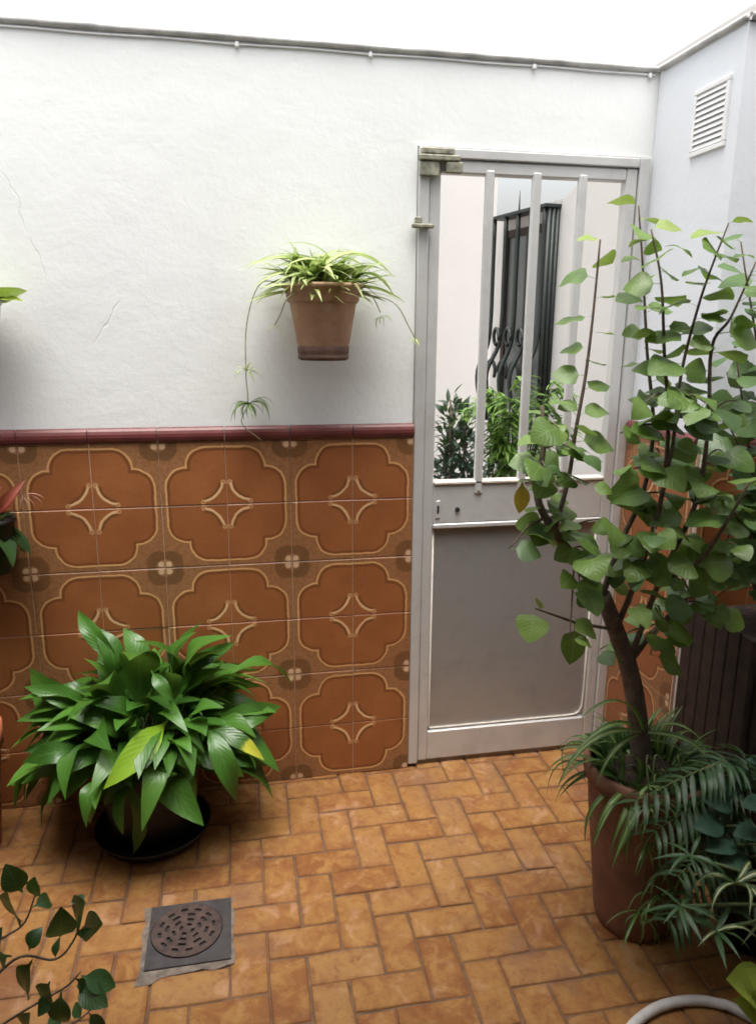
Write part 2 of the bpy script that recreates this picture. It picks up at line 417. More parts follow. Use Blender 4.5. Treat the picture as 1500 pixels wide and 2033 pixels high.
M['blue'] = leaf_mat('blue_green_leaf', [(.018, .050, .030), (.028, .068, .040), (.016, .045, .026)], (.05, .10, .06), .3, .4, .15)
M['vari'] = leaf_mat('cream_striped_leaf', [(.03, .07, .02), (.04, .08, .025)], stripe=((.42, .42, .22), .10), rough=.4, trans=.25)
M['lime'] = leaf_mat('lime_leaf', [(.30, .40, .05), (.36, .45, .08)], (.45, .5, .16), .3, .4, .3)
M['fern'] = leaf_mat('bright_feathery_leaf', [(.14, .26, .05), (.18, .32, .06), (.10, .20, .04)], vstr=.1, rough=.5, trans=.3)
M['conifer'] = leaf_mat('dark_evergreen_leaf', [(.018, .042, .024), (.028, .058, .034), (.02, .045, .03)], vstr=.1, rough=.5, trans=.12)
M['fg'] = leaf_mat('glossy_dark_leaf', [(.014, .042, .012), (.024, .062, .016), (.018, .05, .014), (.04, .10, .025)], (.08, .15, .05), .3, .32, .18)
M['red'] = leaf_mat('red_petal', [(.22, .035, .022), (.26, .05, .03), (.20, .03, .02)], vstr=.1, rough=.5, trans=.25)
M['bract'] = leaf_mat('pale_pink_petal', [(.40, .22, .22), (.36, .17, .16)], vstr=.1, rough=.5, trans=.25)

# leaf meshes: base at the origin, tip at (0,1,0), arched towards +Z
def leaf_mesh(name, mat, prof, rows=8, cols=4, arch=.1, fold=.15, wave=0., curl=0., seed=0, skew=0.):
    r = random.Random(seed); mb = MB(); ph = r.uniform(0, 6)
    g = []
    for i in range(rows + 1):
        t = i / rows; w = prof(t); row = []
        for j in range(cols + 1):
            c = -1 + 2 * j / cols
            z = arch * 4 * t * (1 - t) + skew * t * t * (1 - t) + fold * abs(c) * w + wave * w * math.sin(t * 11 + ph + c * 2) * abs(c) - curl * w * c * c
            row.append(Vector((c * w + .03 * arch * math.sin(t * 5 + ph), t, z)))
        g.append(row)
    for i in range(rows):
        for j in range(cols):
            u0, u1, v0, v1 = j / cols, (j+1) / cols, i / rows, (i+1) / rows
            mb.face([g[i][j], g[i][j+1], g[i+1][j+1], g[i+1][j]], [(u0, v0), (u1, v0), (u1, v1), (u0, v1)])
    # weld the shared corners so that the blade shades smoothly
    idx = {}; vv = []; ff = []
    for f in mb.f:
        q = []
        for k in f:
            key = tuple(round(x, 5) for x in mb.v[k])
            if key not in idx: idx[key] = len(vv); vv.append(mb.v[k])
            q.append(idx[key])
        ff.append(q)
    ok = [(f, mb.uv[i]) for i, f in enumerate(ff) if len(set(f)) >= 3]
    m2 = MB(); m2.v = vv
    for f, uv in ok:
        seen = []; uu = []
        for k, q in zip(f, uv):
            if k not in seen: seen.append(k); uu.append(q)
        m2.f.append(seen); m2.uv[len(m2.f) - 1] = uu
    return m2.mesh(name, mat, None, True)
def p_lily(t):
    if t < .16: return .010 + .004 * t
    s = (t - .16) / .84; return max(.0, .112 * math.sin(math.pi * min(1, s ** .82)) ** .85) + (.010 * (1 - s))
def p_round(t):
    if t < .20: return .012
    s = (t - .20) / .80; return .40 * max(0, math.sin(math.pi * s ** .62)) ** .72 + .012 * (1 - s)
def p_oval(t):
    if t < .12: return .014
    s = (t - .12) / .88; return .24 * max(0, math.sin(math.pi * s ** .8)) ** .85 + .014 * (1 - s)
def p_strap(t): return .030 * (1 - t ** 2.2) * (.55 + .45 * min(1, t * 4)) + .0004
def p_lance(t): return .075 * max(0, math.sin(math.pi * min(1, .06 + .94 * t) ** .7)) + .001 * (1 - t)
LM = {}
def variants(key, mat, prof, n, archs, **k):
    LM[key] = [leaf_mesh('leaf_' + key, M[mat], prof, arch=archs[i % len(archs)], seed=i * 7 + 3, **k) for i in range(n)]
variants('lily', 'lily', p_lily, 6, (.18, .30, .24, .40, .34, .26), rows=12, fold=.28, wave=.24)
variants('lily_y', 'lily_y', p_lily, 1, (.16,), rows=10, fold=.15, wave=.08)
variants('lily_t', 'lily_t', p_lily, 1, (.2,), rows=10, fold=.18, wave=.15)
variants('shrub', 'shrub', p_round, 5, (.06, .14, .20, .03, .10), rows=10, fold=.12, wave=.09, curl=.10)
variants('shrub_y', 'shrub_y', p_round, 2, (.06, .1), rows=9, fold=.1, wave=.05)
variants('shrub_d', 'shrub_d', p_round, 4, (.05, .09, .12, .07), rows=10, fold=.08, wave=.06, curl=.05)
variants('autumn', 'autumn', p_oval, 1, (.05,), rows=7, fold=.4)
variants('spider', 'spider', p_strap, 5, (.06, .14, .22, .30, .18), rows=9, cols=2, fold=.35)
variants('spider2', 'spider2', p_strap, 4, (.14, .25, .35, .42), rows=9, cols=2, fold=.6)
variants('palm', 'palm', p_lance, 3, (.05, .12, .2), rows=5, cols=2, fold=.4)
variants('blue', 'blue', p_oval, 4, (.06, .12, .18, .1), rows=10, fold=.12, wave=.03)
variants('vari', 'vari', p_lance, 3, (.1, .2, .3), rows=6, cols=4, fold=.3)
variants('lime', 'lime', p_oval, 2, (.1, .2), rows=8, fold=.2, wave=.15)
variants('fg', 'fg', p_oval, 4, (.05, .12, .18, .08), rows=8, fold=.25, wave=.08)
variants('red', 'red', p_oval, 2, (.1, .2), rows=6, cols=2, fold=.2)
variants('bract', 'bract', p_strap, 2, (.1, .2), rows=5, cols=2, fold=.2)
variants('fern', 'fern', p_lance, 3, (.05, .12, .2), rows=5, cols=2, fold=.3)

def leaf(key, base, tip, parent, up=None, ws=1.0, var=None, roll=None, name='leaf'):
    base, tip = Vector(base), Vector(tip); y = tip - base; L = y.length; y = y / L
    up = Vector(up) if up is not None else Vector((0, 0, 1))
    if roll is None: roll = rng.uniform(-.35, .35)
    x = y.cross(up)
    if x.length < .05: x = y.cross(Vector((0, -1, .2)))
    x.normalize(); x = Matrix.Rotation(roll, 3, y) @ x; z = x.cross(y)
    me = LM[key][rng.randrange(len(LM[key])) if var is None else var]
    m = Matrix((( x.x*L*ws, y.x*L, z.x*L, base.x), (x.y*L*ws, y.y*L, z.y*L, base.y), (x.z*L*ws, y.z*L, z.z*L, base.z), (0, 0, 0, 1)))
    return put(name, me, m, parent)

# ------------------------------------------------------------------ the setting: ground and paved floor
WX, WH, RC = 0.761, 2.318, -0.42               # right wall's plane, wall height, where the right wall turns
LX, HY, AX = -1.75, -3.2, 1.42                 # left wall, house wall behind the camera, alcove wall
mb = MB(); mb.face([(-150, -150, -.06), (150, -150, -.06), (150, 150, -.06), (-150, 150, -.06)])
tag(mb.build('ground', M['ground']), kind='structure')
mb = MB(); mb.box((LX, HY, -.05), (AX, 0, -.0042))
floor = tag(mb.build('patio_floor', M['mortar']), kind='structure')
mb = MB(); mb.box((-1.2, .002, -.045), (1.9, 6, -.012))
tag(mb.build('passage_floor', M['cement']), kind='structure')

# herringbone: H bricks two cells long, V bricks two cells deep
def brick_mesh(seed):
    r = random.Random(seed); mb = MB(); hx, hy = BW - .0019, BW / 2 - .0019
    per = [(-1,-1),(-.33,-1),(.33,-1),(1,-1),(1,0),(1,1),(.33,1),(-.33,1),(-1,1),(-1,0)]
    pts = []
    for (a, b) in per:
        corner = abs(a) == 1 and abs(b) == 1
        k = .985 if corner else 1.0
        pts.append(Vector((a * hx * k + r.uniform(-.0016, .0016), b * hy * (.97 if corner else 1) + r.uniform(-.0016, .0016), 0)))
    lo = [p + V(0, 0, -.03) for p in pts]; mid = [p + V(0, 0, -.0028) for p in pts]
    top = [Vector((p.x * (1 - .0026 / hx), p.y * (1 - .0026 / hy), r.uniform(-.0005, .0004))) for p in pts]
    n = len(pts); mb.v = lo + mid + top + [V(0, 0, .0009)]
    for k in range(n):
        j = (k + 1) % n
        mb.f += [[k, j, n + j, n + k], [n + k, n + j, 2*n + j, 2*n + k], [2*n + k, 2*n + j, 3*n]]
    return mb.mesh('brick', M['brick'])
BM = [brick_mesh(i) for i in range(5)]
cells = []
for j in range(-34, 6):
    for i in range(-20, 20):
        t = (i + j) % 4
        if t == 0: cells.append((i, j, 'H'))
        elif t == 2: cells.append((i, j, 'V'))
bl = []
for (i, j, k) in cells:
    x0, y0 = -.160 + i * BW, -.4045 + j * BW
    cx, cy = (x0 + BW, y0 + BW / 2) if k == 'H' else (x0 + BW / 2, y0 + BW)
    hx, hy = (BW, BW / 2) if k == 'H' else (BW / 2, BW)
    if cx + hx < LX or cx - hx > AX or cy - hy > -.004 or cy + hy < HY: continue
    if cx - hx > WX - .012 and cy - hy > RC - .012: continue
    bl.append((cx, cy, k))
def vis(b): # distance from the middle of the floor seen in the photograph
    return math.hypot((b[0] + .15) / 1.15, (b[1] + .62) / .75)
bl.sort(key=vis)
far = MB(); nb = 0
for q, (cx, cy, k) in enumerate(bl):
    z = rng.uniform(-.0015, .001)
    Mx = Matrix.Translation((cx + rng.uniform(-.001, .001), cy + rng.uniform(-.001, .001), z)) @ Euler((rng.gauss(0, .006), rng.gauss(0, .006), (0 if k == 'H' else math.pi / 2) + rng.choice((0, math.pi)) + rng.gauss(0, .008))).to_matrix().to_4x4()
    if q < 300: put('brick', BM[rng.randrange(5)], Mx, floor); nb += 1
    else:
        me = BM[q % 5]; n = len(far.v); far.v += [Mx @ v.co for v in me.vertices]; far.f += [[n + a for a in p.vertices] for p in me.polygons]
if far.f: tag(far.build('brick_paving', M['brick'], floor), kind='stuff')

# ------------------------------------------------------------------ walls
TK, TG = .009, .0009                           # tile thickness, half the joint
def tile_mesh(fx, fy):                         # front face looks to -Y; flower corner at side fx (0 left, 1 right), fy (0 bottom, 1 top)
    mb = MB(); s = .2 - TG * 2; e = .0022
    o = [(0, 0), (s, 0), (s, s), (0, s)]
    uvf = lambda x, z: ((x / s if fx == 0 else 1 - x / s), (z / s if fy == 0 else 1 - z / s))
    i_ = [(e, e), (s - e, e), (s - e, s - e), (e, s - e)]
    mb.face([(x, -TK, z) for x, z in i_], [uvf(x, z) for x, z in i_])
    for k in range(4):
        a, b, c, d = o[k], o[(k+1) % 4], i_[(k+1) % 4], i_[k]
        mb.face([(a[0], -TK + .0018, a[1]), (b[0], -TK + .0018, b[1]), (c[0], -TK, c[1]), (d[0], -TK, d[1])], [uvf(*a), uvf(*b), uvf(*c), uvf(*d)])
        mb.face([(a[0], .002, a[1]), (b[0], .002, b[1]), (b[0], -TK + .0018, b[1]), (a[0], -TK + .0018, a[1])], [uvf(*a), uvf(*b), uvf(*b), uvf(*a)])
    return mb.mesh('tile', M['tile'])
TM = {(a, b): tile_mesh(a, b) for a in (0, 1) for b in (0, 1)}
def trim_mesh(L):
    mb = MB(); prof = [(0, 0), (-.012, 0), (-.0165, .006), (-.019, .016), (-.0185, .026), (-.015, .035), (-.008, .0415), (0, .044)]
    for (a, b) in zip(prof, prof[1:]):
        mb.face([(0, a[0], a[1]), (L, a[0], a[1]), (L, b[0], b[1]), (0, b[0], b[1])])
    for x in (0, L): mb.face([(x, p[0], p[1]) for p in prof])
    return mb.mesh('trim_tile', M['border'], None, False)
TRIM = trim_mesh(.2 - .0024)
def dado(parent, origin, ang, ncol, back=True):
    """tiles run from origin leftwards (seen from the front); ang turns the wall"""
    Rm = Matrix.Translation(origin) @ Matrix.Rotation(ang, 4, 'Z')
    for k in range(ncol):
        for r in range(6):
            fx = 1 if k % 2 == 0 else 0; fy = 1 if r % 2 == 0 else 0
            Mx = Rm @ Matrix.Translation((-(k + 1) * .2 + TG, 0, 1.2 - (r + 1) * .2 + TG)) @ Euler((rng.gauss(0, .003), rng.gauss(0, .0015), rng.gauss(0, .003))).to_matrix().to_4x4()
            put('tile', TM[fx, fy], Mx, parent)
        put('trim_tile', TRIM, Rm @ Matrix.Translation((-(k + 1) * .2 + .0012, -.0005, 1.2018)), parent)

T = .13
def coping(parent, a, b, w=T):                 # rounded cement bead that overhangs the wall a little
    a, b = Vector(a), Vector(b); d = (b - a).normalized(); n = Vector((-d.y, d.x, 0)); mb = MB()
    pr = [(-.008, -.004), (-.013, .001), (-.014, .007), (-.010, .012), (0, .014), (w, .016), (w + .012, .012), (w + .012, -.002), (w - .01, -.005), (.01, -.005)]
    L = (b - a).length; m = max(2, int(L / .06)); rr = random.Random(5); pts = []
    for i in range(m + 1):
        p = a + d * (L * i / m); j = rr.gauss(0, .0006)
        pts.append([p + n * (q[0] + (j if q[0] < 0 else 0)) + V(0, 0, q[1] + rr.gauss(0, .0004)) for q in pr])
    base = len(mb.v)
    for row in pts: mb.v += row
    K = len(pr)
    for i in range(m):
        for k in range(K): mb.f.append([base + i*K + k, base + i*K + (k+1) % K, base + (i+1)*K + (k+1) % K, base + (i+1)*K + k])
    mb.f.append([base + k for k in range(K)]); mb.f.append([base + m*K + k for k in range(K)])
    return mb.build('coping', M['coping'], parent, True)

bw = thing('patio_wall', (-.87, 0, 0), 'long whitewashed patio wall with brown medallion tiles below, metal gate at its end', 'wall')
GX0, GX1, GT = -.002, .752, 2.072              # gate opening
mb = MB(); mb.box((LX, 0, -.05), (GX0, T, WH)); mb.box((GX0, 0, GT), (WX + .13, T, WH)); mb.box((GX1, 0, -.05), (WX + .13, T, GT))
mb.build('plaster', M['wall'], bw)
mb = MB(); mb.box((LX, -.0105, 0), (GX0 - .001, .01, 1.2012)); mb.build('grout_bed', M['grout'], bw)
dado(bw, (-.001, -.004, 0), 0, 8)
coping(bw, (LX, 0, WH), (WX + .02, 0, WH))

rw = thing('side_wall', (WX, -.2, 0), 'short whitewashed wall beside the gate with a louvred vent high up', 'wall')
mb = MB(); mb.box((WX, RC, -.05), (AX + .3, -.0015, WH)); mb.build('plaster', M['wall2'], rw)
mb = MB(); mb.box((WX - .0105, RC + .004, 0), (WX + .01, -.003, 1.2012)); mb.box((WX + .002, RC - .0105, 0), (AX, RC + .01, 1.2012)); mb.build('grout_bed', M['grout'], rw)
dado(rw, (WX - .004, RC + .004, 0), math.pi / 2 * -1 + math.pi, 0)
# tiles on the face that looks to -X: local -Y must point to world -X, so turn by -90 degrees
Rm = Matrix.Translation((WX - .004, -.012, 0)) @ Matrix.Rotation(R(-90), 4, 'Z')
for k in range(2):
    for r in range(6):
        put('tile', TM[0 if k % 2 == 0 else 1, 1 if r % 2 == 0 else 0], Rm @ Matrix.Translation((k * .2 + TG, 0, 1.2 - (r + 1) * .2 + TG)), rw)
    put('trim_tile', TRIM, Rm @ Matrix.Translation((k * .2 + .0012, -.0005, 1.2018)), rw)
Rm = Matrix.Translation((WX + .002, RC - .004, 0))
for k in range(3):
    for r in range(6):
        put('tile', TM[0 if k % 2 == 0 else 1, 1 if r % 2 == 0 else 0], Rm @ Matrix.Translation((k * .2 + TG, 0, 1.2 - (r + 1) * .2 + TG)), rw)
    put('trim_tile', TRIM, Rm @ Matrix.Translation((k * .2 + .0012, -.0005, 1.2018)), rw)
coping(rw, (WX, -.02, WH), (WX, RC - .0, WH), .16)
coping(rw, (WX + .0, RC, WH + .0015), (AX + .3, RC, WH + .0015), .16)

lw = thing('left_boundary_wall', (LX, -1.6, 0), 'whitewashed boundary wall closing the patio on the left', 'wall')
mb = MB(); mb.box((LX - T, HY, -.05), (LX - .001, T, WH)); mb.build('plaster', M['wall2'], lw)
mb = MB(); mb.box((LX, HY, 0), (LX + .012, -.03, 1.2)); mb.build('dado', M['border'], lw)
hw = thing('house_wall', (0, HY, 0), 'whitewashed house wall facing the patio', 'wall')
mb = MB(); mb.box((LX - T, HY - .2, -.05), (AX + .3, HY - .001, 5.6)); mb.build('plaster', M['wall2'], hw)  # out of view, height raised to shade the lower patio
mb = MB(); mb.box((LX - T, HY, 2.62), (AX + .3, -1.28, 2.80)); mb.build("added_shade_slab", M['wall2'], hw)  # unseen slab added to darken the floor and lower walls
mb = MB(); mb.box((LX + .014, HY - .0005, 0), (AX - .014, HY + .012, 1.2)); mb.build('dado', M['border'], hw)  # unseen dark slab added for the gate panel to reflect
aw = thing('alcove_wall', (AX, -1.8, 0), 'whitewashed wall closing the planted alcove on the right', 'wall')
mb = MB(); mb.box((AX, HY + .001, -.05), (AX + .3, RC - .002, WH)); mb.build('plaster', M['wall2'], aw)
mb = MB(); mb.box((AX - .012, HY + .014, 0), (AX + .001, RC - .02, 1.2)); mb.build('dado', M['border'], aw)  # dark slab added to deepen the shade around the right-hand plants
mb = MB(); mb.box((1.02, -1.279, 2.62), (AX + .3, -.75, 2.78)); mb.build('added_alcove_shade', M['wall2'], aw)  # unseen roof added to shade the plants on the right

# vent on the side wall
vt = thing('wall_vent', (WX, -.295, 2.03), 'small white louvred vent high on the side wall', 'vent')
vy0, vy1, vz0, vz1 = -.375, -.213, 2.028, 2.205
mb = MB()
for (a, b, c, d) in ((vy0, vy1, vz1 - .014, vz1), (vy0, vy1, vz0, vz0 + .014), (vy0, vy0 + .014, vz0 + .0142, vz1 - .0142), (vy1 - .014, vy1, vz0 + .0142, vz1 - .0142)):
    mb.box((WX - .008, a, c), (WX + .002, b, d), None, .002)
mb.build('frame', M['vent'], vt)
mb = MB(); mb.box((WX - .002, vy0 + .01, vz0 + .01), (WX + .001, vy1 - .01, vz1 - .01)); mb.build('back_plate', M['ventback'], vt)
mb = MB(); mb.box((-.0008, -.067, -.0055), (.0008, .067, .0055)); sl = mb.mesh('slat', M['vent'])
for k in range(10):
    put('slat', sl, Matrix.Translation((WX - .0045, (vy0 + vy1) / 2, vz0 + .021 + k * .0150)) @ Matrix.Rotation(R(22), 4, 'Y'), vt)

# cable clipped along the top of the patio wall
cb = thing('clipped_cable', (-.3, 0, WH - .02), 'thin pale cable clipped along the top edge of the patio wall', 'cable')
pts = [V(LX + .02 + i * .1, -.0035, WH - .012 - .0012 * math.sin(i * 1.7)) for i in range(int((WX - .04 - LX) / .1) + 1)] + [V(WX - .016, -.0035, WH - .012)]
mb = MB(); mb.tube(spline(pts, 3), .0028, 6); mb.build('wire', M['vent'], cb, True)
for px, py in ((470, 88), (735, 113), (1060, 130), (1290, 145)):
    q = at(px, py, -.005); mb = MB(); mb.box((q.x - .006, -.010, WH - .022), (q.x + .006, .002, WH - .006), None, .003); mb.build('clip', M['vent'], cb)

# ------------------------------------------------------------------ gate
g = thing('metal_gate', (.375, 0, 0), 'grey aluminium gate with three upright bars above a solid lower panel', 'gate')
FY0, FY1 = -.012, .045                         # outer frame
mb = MB(); mb.box((.000, FY0, .012), (.034, FY1, 2.0685), None, .003); mb.build('jamb', M['alu'], g)
mb = MB(); mb.box((.716, FY0, .012), (.7505, FY1, 2.0685), None, .003); mb.build('jamb', M['alu'], g)
mb = MB(); mb.box((.0345, FY0 + .001, 2.040), (.7155, FY1, 2.068), None, .003); mb.build('header', M['alu'], g)
LY0, LY1 = -.004, .036                         # the leaf, a little behind the frame
mb = MB(); mb.box((.0355, LY0, .018), (.0715, LY1, 2.038), None, .004); mb.build('stile', M['alu'], g)
mb = MB(); mb.box((.677, LY0, .018), (.7145, LY1, 2.038), None, .004); mb.build('stile', M['alu'], g)
mb = MB(); mb.box((.072, LY0 + .0005, 2.000), (.6765, LY1, 2.037), None, .004); mb.build('top_rail', M['alu'], g)
mb = MB(); mb.box((.072, LY0 + .0005, .905), (.6765, LY1, 1.038), None, .004); mid = mb.build('middle_rail', M['alu'], g)
mb = MB(); mb.box((.072, LY0 - .006, 1.0385), (.6765, LY1 - .002, 1.050), None, .003); mb.build('glazing_lip', M['seal'], g)
mb = MB(); mb.box((.072, LY0 - .004, .888), (.6765, LY1 - .006, .9045), None, .003); mb.build('drip_lip', M['alu'], g)
mb = MB(); mb.box((.072, LY0 + .0005, .019), (.6765, LY1, .132), None, .004); mb.build('bottom_rail', M['alu'], g)
mb = MB(); mb.box((.070, .012, .130), (.679, .020, .890)); mb.build('panel', M['sheet'], g)
path = [V(.0765, .008, .885), V(.0765, .008, .150), V(.079, .008, .141), V(.088, .008, .138)]
path += [V(.62, .008, .138), V(.645, .008, .141), V(.662, .008, .152), V(.670, .008, .175), V(.6715, .008, .25), V(.6715, .008, .885)]
mb = MB(); mb.tube(path, .0042, 6); mb.build('bead', M['seal'], g, True)
for x in (.226, .378, .530):
    mb = MB(); mb.box((x - .0135, -.010, 1.005), (x + .0135, .012, 2.012), None, .004); bar = mb.build('bar', M['alu'], g)
    mb = MB(); mb.box((x - .004, -.0125, 1.012), (x + .004, -.0101, 1.020), None, .001); mb.build('rivet', M['brass'], bar)
mb = MB(); mb.box((.0805, LY0 - .003, .925), (.0955, LY0 - .0005, .985), None, .001); lk = mb.build('lock_plate', M['alu'], g)
mb = MB(); mb.box((.0845, LY0 - .0045, .942), (.0915, LY0 - .0032, .968), None, .0005); mb.build('keyhole', M['dark'], lk)
mb = MB(); mb.tube([V(.156, LY0 + .002, .952), V(.156, LY0 - .006, .952)], [.009, .007], 10); mb.build('screw', M['dark'], g)
br = MB()
br.box((-.004, -.034, 2.028), (.122, -.0125, 2.044), None, .003); br.box((.004, -.030, 2.046), (.105, -.0125, 2.064), None, .003); br.box((.08, -.032, 1.995), (.13, -.0125, 2.026), None, .003); br.box((.0, -.028, 1.985), (.06, -.0125, 2.026), None, .003)
br.build('top_bracket', M['brass'], g)
br = MB(); br.box((-.022, -.034, 1.838), (.046, -.0125, 1.850), None, .003); br.box((-.012, -.028, 1.8505), (.010, -.012, 1.870), None, .003); br.build('catch', M['brass'], g)

# ------------------------------------------------------------------ beyond the gate
F1, F2 = V(1.041, 1.5, 0), V(.947, 2.036, 0); fd = (F2 - F1).normalized(); fn = V(-fd.y, fd.x, 0)   # fn points to -X
if fn.x > 0: fn = -fn
D0 = .08
def fac(s, z, off=0.): return F1 + fd * s - fn * (D0 - off) + V(0, 0, z)
PW = thing('neighbour_wall', fac(-.6, 0), 'pale neighbouring wall beyond the gate carrying the barred window', 'wall')
smin, smax = -1.36, .66
pr = [(smin, -.04), (smax, -.04), (smax, 2.19), (-.02, 2.19)]
q0 = atp(1112, 405, fac(0, 0), fn); q1 = atp(1152, 358, fac(0, 0), fn)
sa = (q0 - fac(0, 0)).dot(fd); sb = (q1 - fac(0, 0)).dot(fd)
pr += [(sa, q0.z), (sb, q1.z), (sb - .25, q1.z + .35), (smin, q1.z + .45)]
mb = MB(); mb.face([fac(s, z) for s, z in pr]); mb.face([fac(s, z, -.16) for s, z in pr][::-1])
for a, b in zip(pr, pr[1:] + pr[:1]): mb.face([fac(*a), fac(*a, -.16), fac(*b, -.16), fac(*b)])
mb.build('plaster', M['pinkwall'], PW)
wd = thing('barred_window', fac(.27, 1.05), 'window behind a black wrought iron grille seen through the gate bars', 'window')
mb = MB(); s0, s1, zb, zt = .0, .545, 1.0, 2.15
def fbox(mb, sA, sB, oA, oB, zA, zB):
    P = [fac(s, z, o) for s in (sA, sB) for o in (oA, oB) for z in (zA, zB)]
    n = len(mb.v); mb.v += P
    for f in ((0,1,3,2),(4,6,7,5),(0,4,5,1),(2,3,7,6),(0,2,6,4),(1,5,7,3)): mb.f.append([n + k for k in f])
fbox(mb, s0 + .06, s1 - .06, .002, .006, zb + .08, zt - .1); mb.build('pane', M['glass'], wd)
mb = MB(); fbox(mb, s0 + .03, s0 + .065, .0015, .02, zb + .05, zt - .06); fbox(mb, s1 - .065, s1 - .03, .0015, .02, zb + .05, zt - .06); fbox(mb, s0 + .066, s1 - .066, .0015, .019, zt - .1, zt - .061); fbox(mb, s0 + .25, s0 + .28, .0062, .018, zb + .09, zt - .101)
mb.build('frame', M['wood'], wd)
mb = MB(); fbox(mb, s0 - .015, s1 + .015, .0, D0 + .015, zt, zt + .016); fbox(mb, s0 - .005, s1 + .005, .001, D0 + .006, zb, zb + .016); mb.build('rail', M['iron'], wd)
for k in range(5):
    s = s0 + .012 + k * (s1 - s0 - .024) / 4
    mb = MB(); b = .075 + .01 * (k % 2)
    pth = [fac(s, zt, D0)] + [fac(s, z, D0) for z in (1.8, 1.6)] + [fac(s, 1.45, D0 + .015), fac(s, 1.30, D0 + b), fac(s, 1.15, D0 + b * .8), fac(s, zb + .01, D0)]
    mb.tube(spline(pth, 4), .0125, 6); mb.build('bar', M['iron'], wd, True)
for k in range(3):
    o = .012 + k * .026; mb = MB(); mb.tube([fac(s0, zt, o), fac(s0, zb, o)], .0125, 6); mb.build('bar', M['iron'], wd, True)
for k in range(4):
    s = s0 + .08 + k * (s1 - s0 - .16) / 3
    for sg in (-1, 1):
        mb = MB(); pth = []
        for i in range(15):
            t = i / 14; a = t * 4.2; r = .052 * (1 - .62 * t)
            pth.append(fac(s + sg * (.05 - r * math.cos(a)), 1.36 + .11 * sg * 0 + r * math.sin(a) * 1.6 + (.12 if sg > 0 else -.06), D0 + .055 - .02 * t))
        mb.tube(pth, .011, 5); mb.build('scroll', M['iron'], wd, True)
mb = MB(); mb.tube([fac(s0 + .27, zt + .01, D0), fac(s0 + .27, zt + .12, D0)], [.006, .001], 5); mb.build('spike', M['iron'], wd)

ex = at(978, 600, 3.0).x
ew = thing('end_wall', (ex - .8, 3.0, 0), 'plain cream wall at the back of the passage beyond the gate', 'wall')
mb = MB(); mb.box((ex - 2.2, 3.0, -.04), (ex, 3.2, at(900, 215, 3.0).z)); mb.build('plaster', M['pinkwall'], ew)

def bush(name, label, cat, c, rx, ry, z0, z1, key, nleaf, size, seed, group=None):
    r = random.Random(seed); t = thing(name, (c[0], c[1], -.012), label, cat, group)
    mb = MB()
    for k in range(5):
        a = k * 1.26 + r.random(); top = V(c[0] + rx * .5 * math.cos(a), c[1] + ry * .5 * math.sin(a), lerp(z0, z1, r.uniform(.6, .95)))
        mb.tube(spline([V(c[0] + .01 * k, c[1], -.014), V(lerp(c[0], top.x, .25), lerp(c[1], top.y, .25), z0 * .7), top], 5), taper(11, .012, .004), 5)
    mb.build('trunk', M['twig'], t, True)
    mb = MB(); src = LM[key]
    for k in range(nleaf):
        while True:
            p = V(r.uniform(-1, 1), r.uniform(-1, 1), r.uniform(-1, 1))
            if .25 < p.length < 1: break
        lump = .82 + .18 * math.sin(p.x * 7 + seed) * math.cos(p.z * 6)
        b = V(c[0] + p.x * rx * lump, c[1] + p.y * ry * lump, (z0 + z1) / 2 + p.z * (z1 - z0) / 2 * lump)
        d = V(p.x + r.gauss(0, .4), p.y + r.gauss(0, .4), p.z * .6 + r.gauss(.1, .45)).normalized(); L = size * r.uniform(.6, 1.3)
        x = d.cross(V(r.gauss(0, .3), r.gauss(0, .3), 1)).normalized(); z = x.cross(d); me = r.choice(src); n = len(mb.v)
        mb.v += [b + (x * q.co.x * 2.2 + d * q.co.y + z * q.co.z) * L for q in me.vertices]
        uvl = me.uv_layers[0].data
        for pl in me.polygons:
            mb.f.append([n + q for q in pl.vertices]); mb.uv[len(mb.f) - 1] = [tuple(uvl[li].uv) for li in pl.loop_indices]
    o = mb.build('crown', None, t, True); o.data.materials.append(M['conifer'] if cat == 'shrub' else M['fern'])
    tag(o, kind='stuff'); return t
q = at(905, 870, .62)
bush('evergreen_shrub', 'dark evergreen shrub behind the gate, left of the first bar', 'shrub', (q.x, .62), .10, .12, .70, 1.33, 'fern', 520, .055, 3)
q = at(1005, 1010, .55)
bush('evergreen_shrub', 'low dark evergreen growing behind the gate under the bright feathery plant', 'shrub', (q.x - .0, .75), .26, .12, .55, 1.18, 'fern', 520, .06, 8)
q = at(1020, 880, .42)
ft = thing('feathery_plant', (q.x, .42, -.012), 'bright green feathery plant behind the gate, below the barred window', 'plant')
r = random.Random(4)
